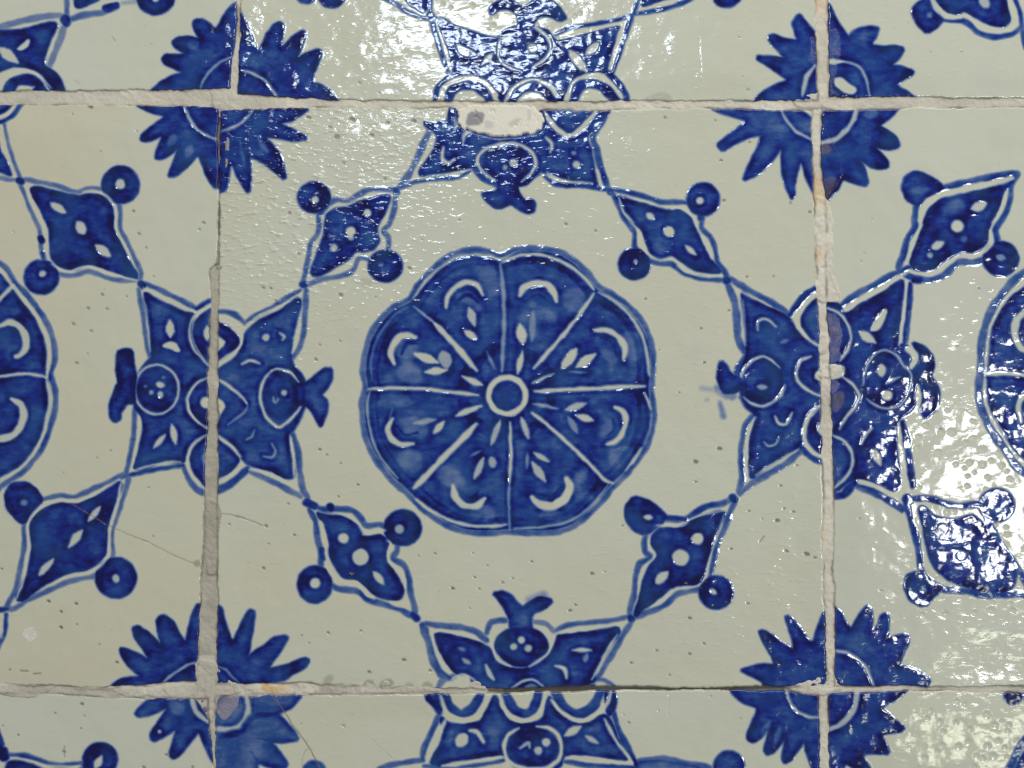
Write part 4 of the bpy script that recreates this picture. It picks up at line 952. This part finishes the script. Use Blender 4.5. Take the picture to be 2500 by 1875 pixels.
    if tn == 'C': A['warm'] = np.clip(A['warm'] + .25 * smooth01((Y - 700) / 900), 0, 1)
    if tn == 'W': A['warm'] = np.clip(A['warm'] + .2, 0, 1)
    # edges of the tiles are grubby and unglazed in places
    A['dirt'] = np.maximum(A['dirt'], .45 * smooth01(1 - (dep - 1) / 5.0) * smooth01(.5 + 1.6 * fbm(X, Y, 45, 91, 3)))
    V = to_world(X, Y, Z)
    du = np.gradient(V, axis=1); dv = np.gradient(V, axis=0)
    N = np.cross(dv, du); N /= np.linalg.norm(N, axis=-1, keepdims=True) + 1e-20
    if N[ny // 2, nx // 2, 1] > 0: N = -N
    idx = np.arange(ny * nx).reshape(ny, nx)
    Q = np.stack([idx[:-1, :-1], idx[1:, :-1], idx[1:, 1:], idx[:-1, 1:]], -1).reshape(-1, 4)
    xc = (wx[:-1, :-1] + wx[1:, 1:]) / 2; yc = (wy[:-1, :-1] + wy[1:, 1:]) / 2
    lab = p.lab[np.clip(((yc - p.y0) / p.p + .5).astype(int), 0, p.ny - 1), np.clip(((xc - p.x0) / p.p + .5).astype(int), 0, p.nx - 1)].ravel()
    lab = split_pieces(lab.reshape(ny - 1, nx - 1)).ravel()
    V = V.reshape(-1, 3); N = N.reshape(-1, 3)
    A = {k: v.ravel() for k, v in A.items()}
    # the sides of the tile body
    ringi = np.concatenate([idx[0, :-1], idx[:-1, -1], idx[-1, :0:-1], idx[:0:-1, 0]])
    back = V[ringi].copy(); back[:, 1] = 58 * S
    sideN = N[ringi].copy(); sideN[:, 1] = 0; sideN /= np.linalg.norm(sideN, axis=1, keepdims=True) + 1e-12
    m = len(ringi); b0 = len(V)
    V2 = np.concatenate([V, V[ringi], back]); N2 = np.concatenate([N, sideN, sideN])
    A2 = {k: np.concatenate([v, v[ringi] * 0 + (0.5 if k == 'dirt' else 0), v[ringi] * 0 + (0.5 if k == 'dirt' else 0)]) for k, v in A.items()}
    k0 = b0 + np.arange(m); k1 = b0 + (np.arange(m) + 1) % m
    side = np.stack([k0, k1, k1 + m, k0 + m], -1)
    c = np.array([((bx[0] + bx[2]) / 2 - CX) * S, 0, (CY - (bx[1] + bx[3]) / 2) * S])
    parent_origin = tuple(c)
    Qt = np.concatenate([Q, side]); sel = np.concatenate([lab == 0, np.ones(m, bool)])
    to = sub_mesh('tile', V2, Qt, sel, root, GLAZE, N2, A2)
    to.location = tuple(c); to['label'] = LABEL[tn]
    for mid in np.unique(lab):
        if mid == 0 or (lab == mid).sum() < 60: continue
        sub_mesh(MOTIFS[mid], V, Q, lab == mid, to, GLAZE, N, A)

# ------------------------------------------------------------------ mortar in the joints
xs = axis(-960, 3500, FX0, FX1); ys = axis(-1195, 3115, FY0, FY1)
X, Y = np.meshgrid(xs, ys)
dep = np.full(X.shape, -1e3)
for t in TILES.values():
    b = t['box']
    i0, i1 = np.searchsorted(xs, b[0] - 40), np.searchsorted(xs, b[2] + 40); j0, j1 = np.searchsorted(ys, b[1] - 40), np.searchsorted(ys, b[3] + 40)
    sl = (slice(j0, j1), slice(i0, i1))
    dep[sl] = np.maximum(dep[sl], tile_depth(t, X[sl], Y[sl]))
inside = (X > -55) & (X < 2555) & (Y > -55) & (Y < 1930)
sm = np.where(inside, sample(smear, GP, X, Y), 0); dd = np.where(inside, sample(gd, GP, X, Y), 0)
level = -2.6 + 2.2 * fbm(X, Y, 24, 61, 3) + 1.1 * fbm(X, Y, 7, 64, 2)
sms = sm * (1 + .9 * fbm(X, Y, 14, 66, 3))
level = level + 3.6 * smooth01(sms)
level = level - 14 * smooth01((dep - 3) / 14) * (1 - smooth01(sms * 1.6))          # dives under the tiles
crackm = ((X > 515) & (X < 550) & (Y > 285) & (Y < 648)) | ((Y > 1668) & (Y < 1700) & (X > 1230) & (X < 1915) & (sm < .2))
level = np.where(crackm, level - 4 - 3 * (sm < .1), level)
tn_ = np.full(X.shape, .50)
tn_ = np.where((X > 1950) & (X < 2080), .74, tn_)
tn_ = np.where((X < 600) & (Y > 640) & (Y < 1640), .04, tn_)
tn_ = np.where((Y > 1600) & (X < 1200), .42, tn_)
tn_ = np.where((Y < 330) & (X > 700) & (X < 1980), .66, tn_)
tn_ = tn_ + .35 * fbm(X, Y, 90, 71, 3)
tn_ = tn_ + .42 * smooth01(1.5 - np.hypot((X - 690) / 62, (Y - 1683) / 15) + 1.2 * fbm(X, Y, 18, 75, 3))
keep_v = (dep < 12) | (sm > .02)
kq = (keep_v[:-1, :-1] | keep_v[1:, 1:] | keep_v[1:, :-1] | keep_v[:-1, 1:]).ravel()
idx = np.arange(X.size).reshape(X.shape)
Q = np.stack([idx[:-1, :-1], idx[1:, :-1], idx[1:, 1:], idx[:-1, 1:]], -1).reshape(-1, 4)[kq]
V = to_world(X, Y, level).reshape(-1, 3)
used, inv = np.unique(Q.ravel(), return_inverse=True)
A = dict(tone=np.clip(tn_, 0, 1).ravel()[used], dirt=np.maximum(np.maximum(dd, .6 * crackm), .75 * np.exp(-((dep - .5) / 3.2) ** 2) * smooth01(.45 + 1.5 * fbm(X, Y, 40, 95, 3))).ravel()[used])
mo = mesh_object('mortar_joint', V[used], inv.reshape(-1, 4), root, MORTAR, None, A)
mo['label'] = 'beige lime mortar filling the joints between the tiles'

# plaster in the chipped top edge of the middle tile
fx = np.arange(980, 1345, 2.2); fy = np.arange(250, 345, 2.2)
X, Y = np.meshgrid(fx, fy)
f = sample(fil, GP, X, Y); k = sample(fdk, GP, X, Y)
h = -7 + 8.0 * smooth01(f * 2.4 - .75 + 1.7 * fbm(X, Y, 9, 81, 3)) + .5 * fbm(X, Y, 20, 83, 2) - .6
idx = np.arange(X.size).reshape(X.shape)
kq = (f > .03); kq = (kq[:-1, :-1] | kq[1:, 1:]).ravel()
Q = np.stack([idx[:-1, :-1], idx[1:, :-1], idx[1:, 1:], idx[:-1, 1:]], -1).reshape(-1, 4)[kq]
V = to_world(X, Y, h).reshape(-1, 3)
used, inv = np.unique(Q.ravel(), return_inverse=True)
A = dict(tone=np.full(len(used), .74), dirt=(k * .8).ravel()[used])
fo = mesh_object('filler_patch', V[used], inv.reshape(-1, 4), root, FILLER, None, A)
fo['label'] = 'pale plaster patch over a chipped tile edge with a dark scrap of glaze showing'

# the wall behind the tiles
bx0, bx1, bz0, bz1 = (-975 - CX) * S, (3515 - CX) * S, (CY - 3130) * S, (CY + 1210) * S
y0, y1 = 50 * S, 50 * S + 0.03
v = np.array([[bx0, y0, bz0], [bx1, y0, bz0], [bx1, y0, bz1], [bx0, y0, bz1], [bx0, y1, bz0], [bx1, y1, bz0], [bx1, y1, bz1], [bx0, y1, bz1]])
q = np.array([[0, 1, 2, 3], [5, 4, 7, 6], [4, 0, 3, 7], [1, 5, 6, 2], [3, 2, 6, 7], [4, 5, 1, 0]])
bo = mesh_object('backing', v, q, root, BACKING)
bo.data.polygons.foreach_set('use_smooth', np.zeros(6, bool))
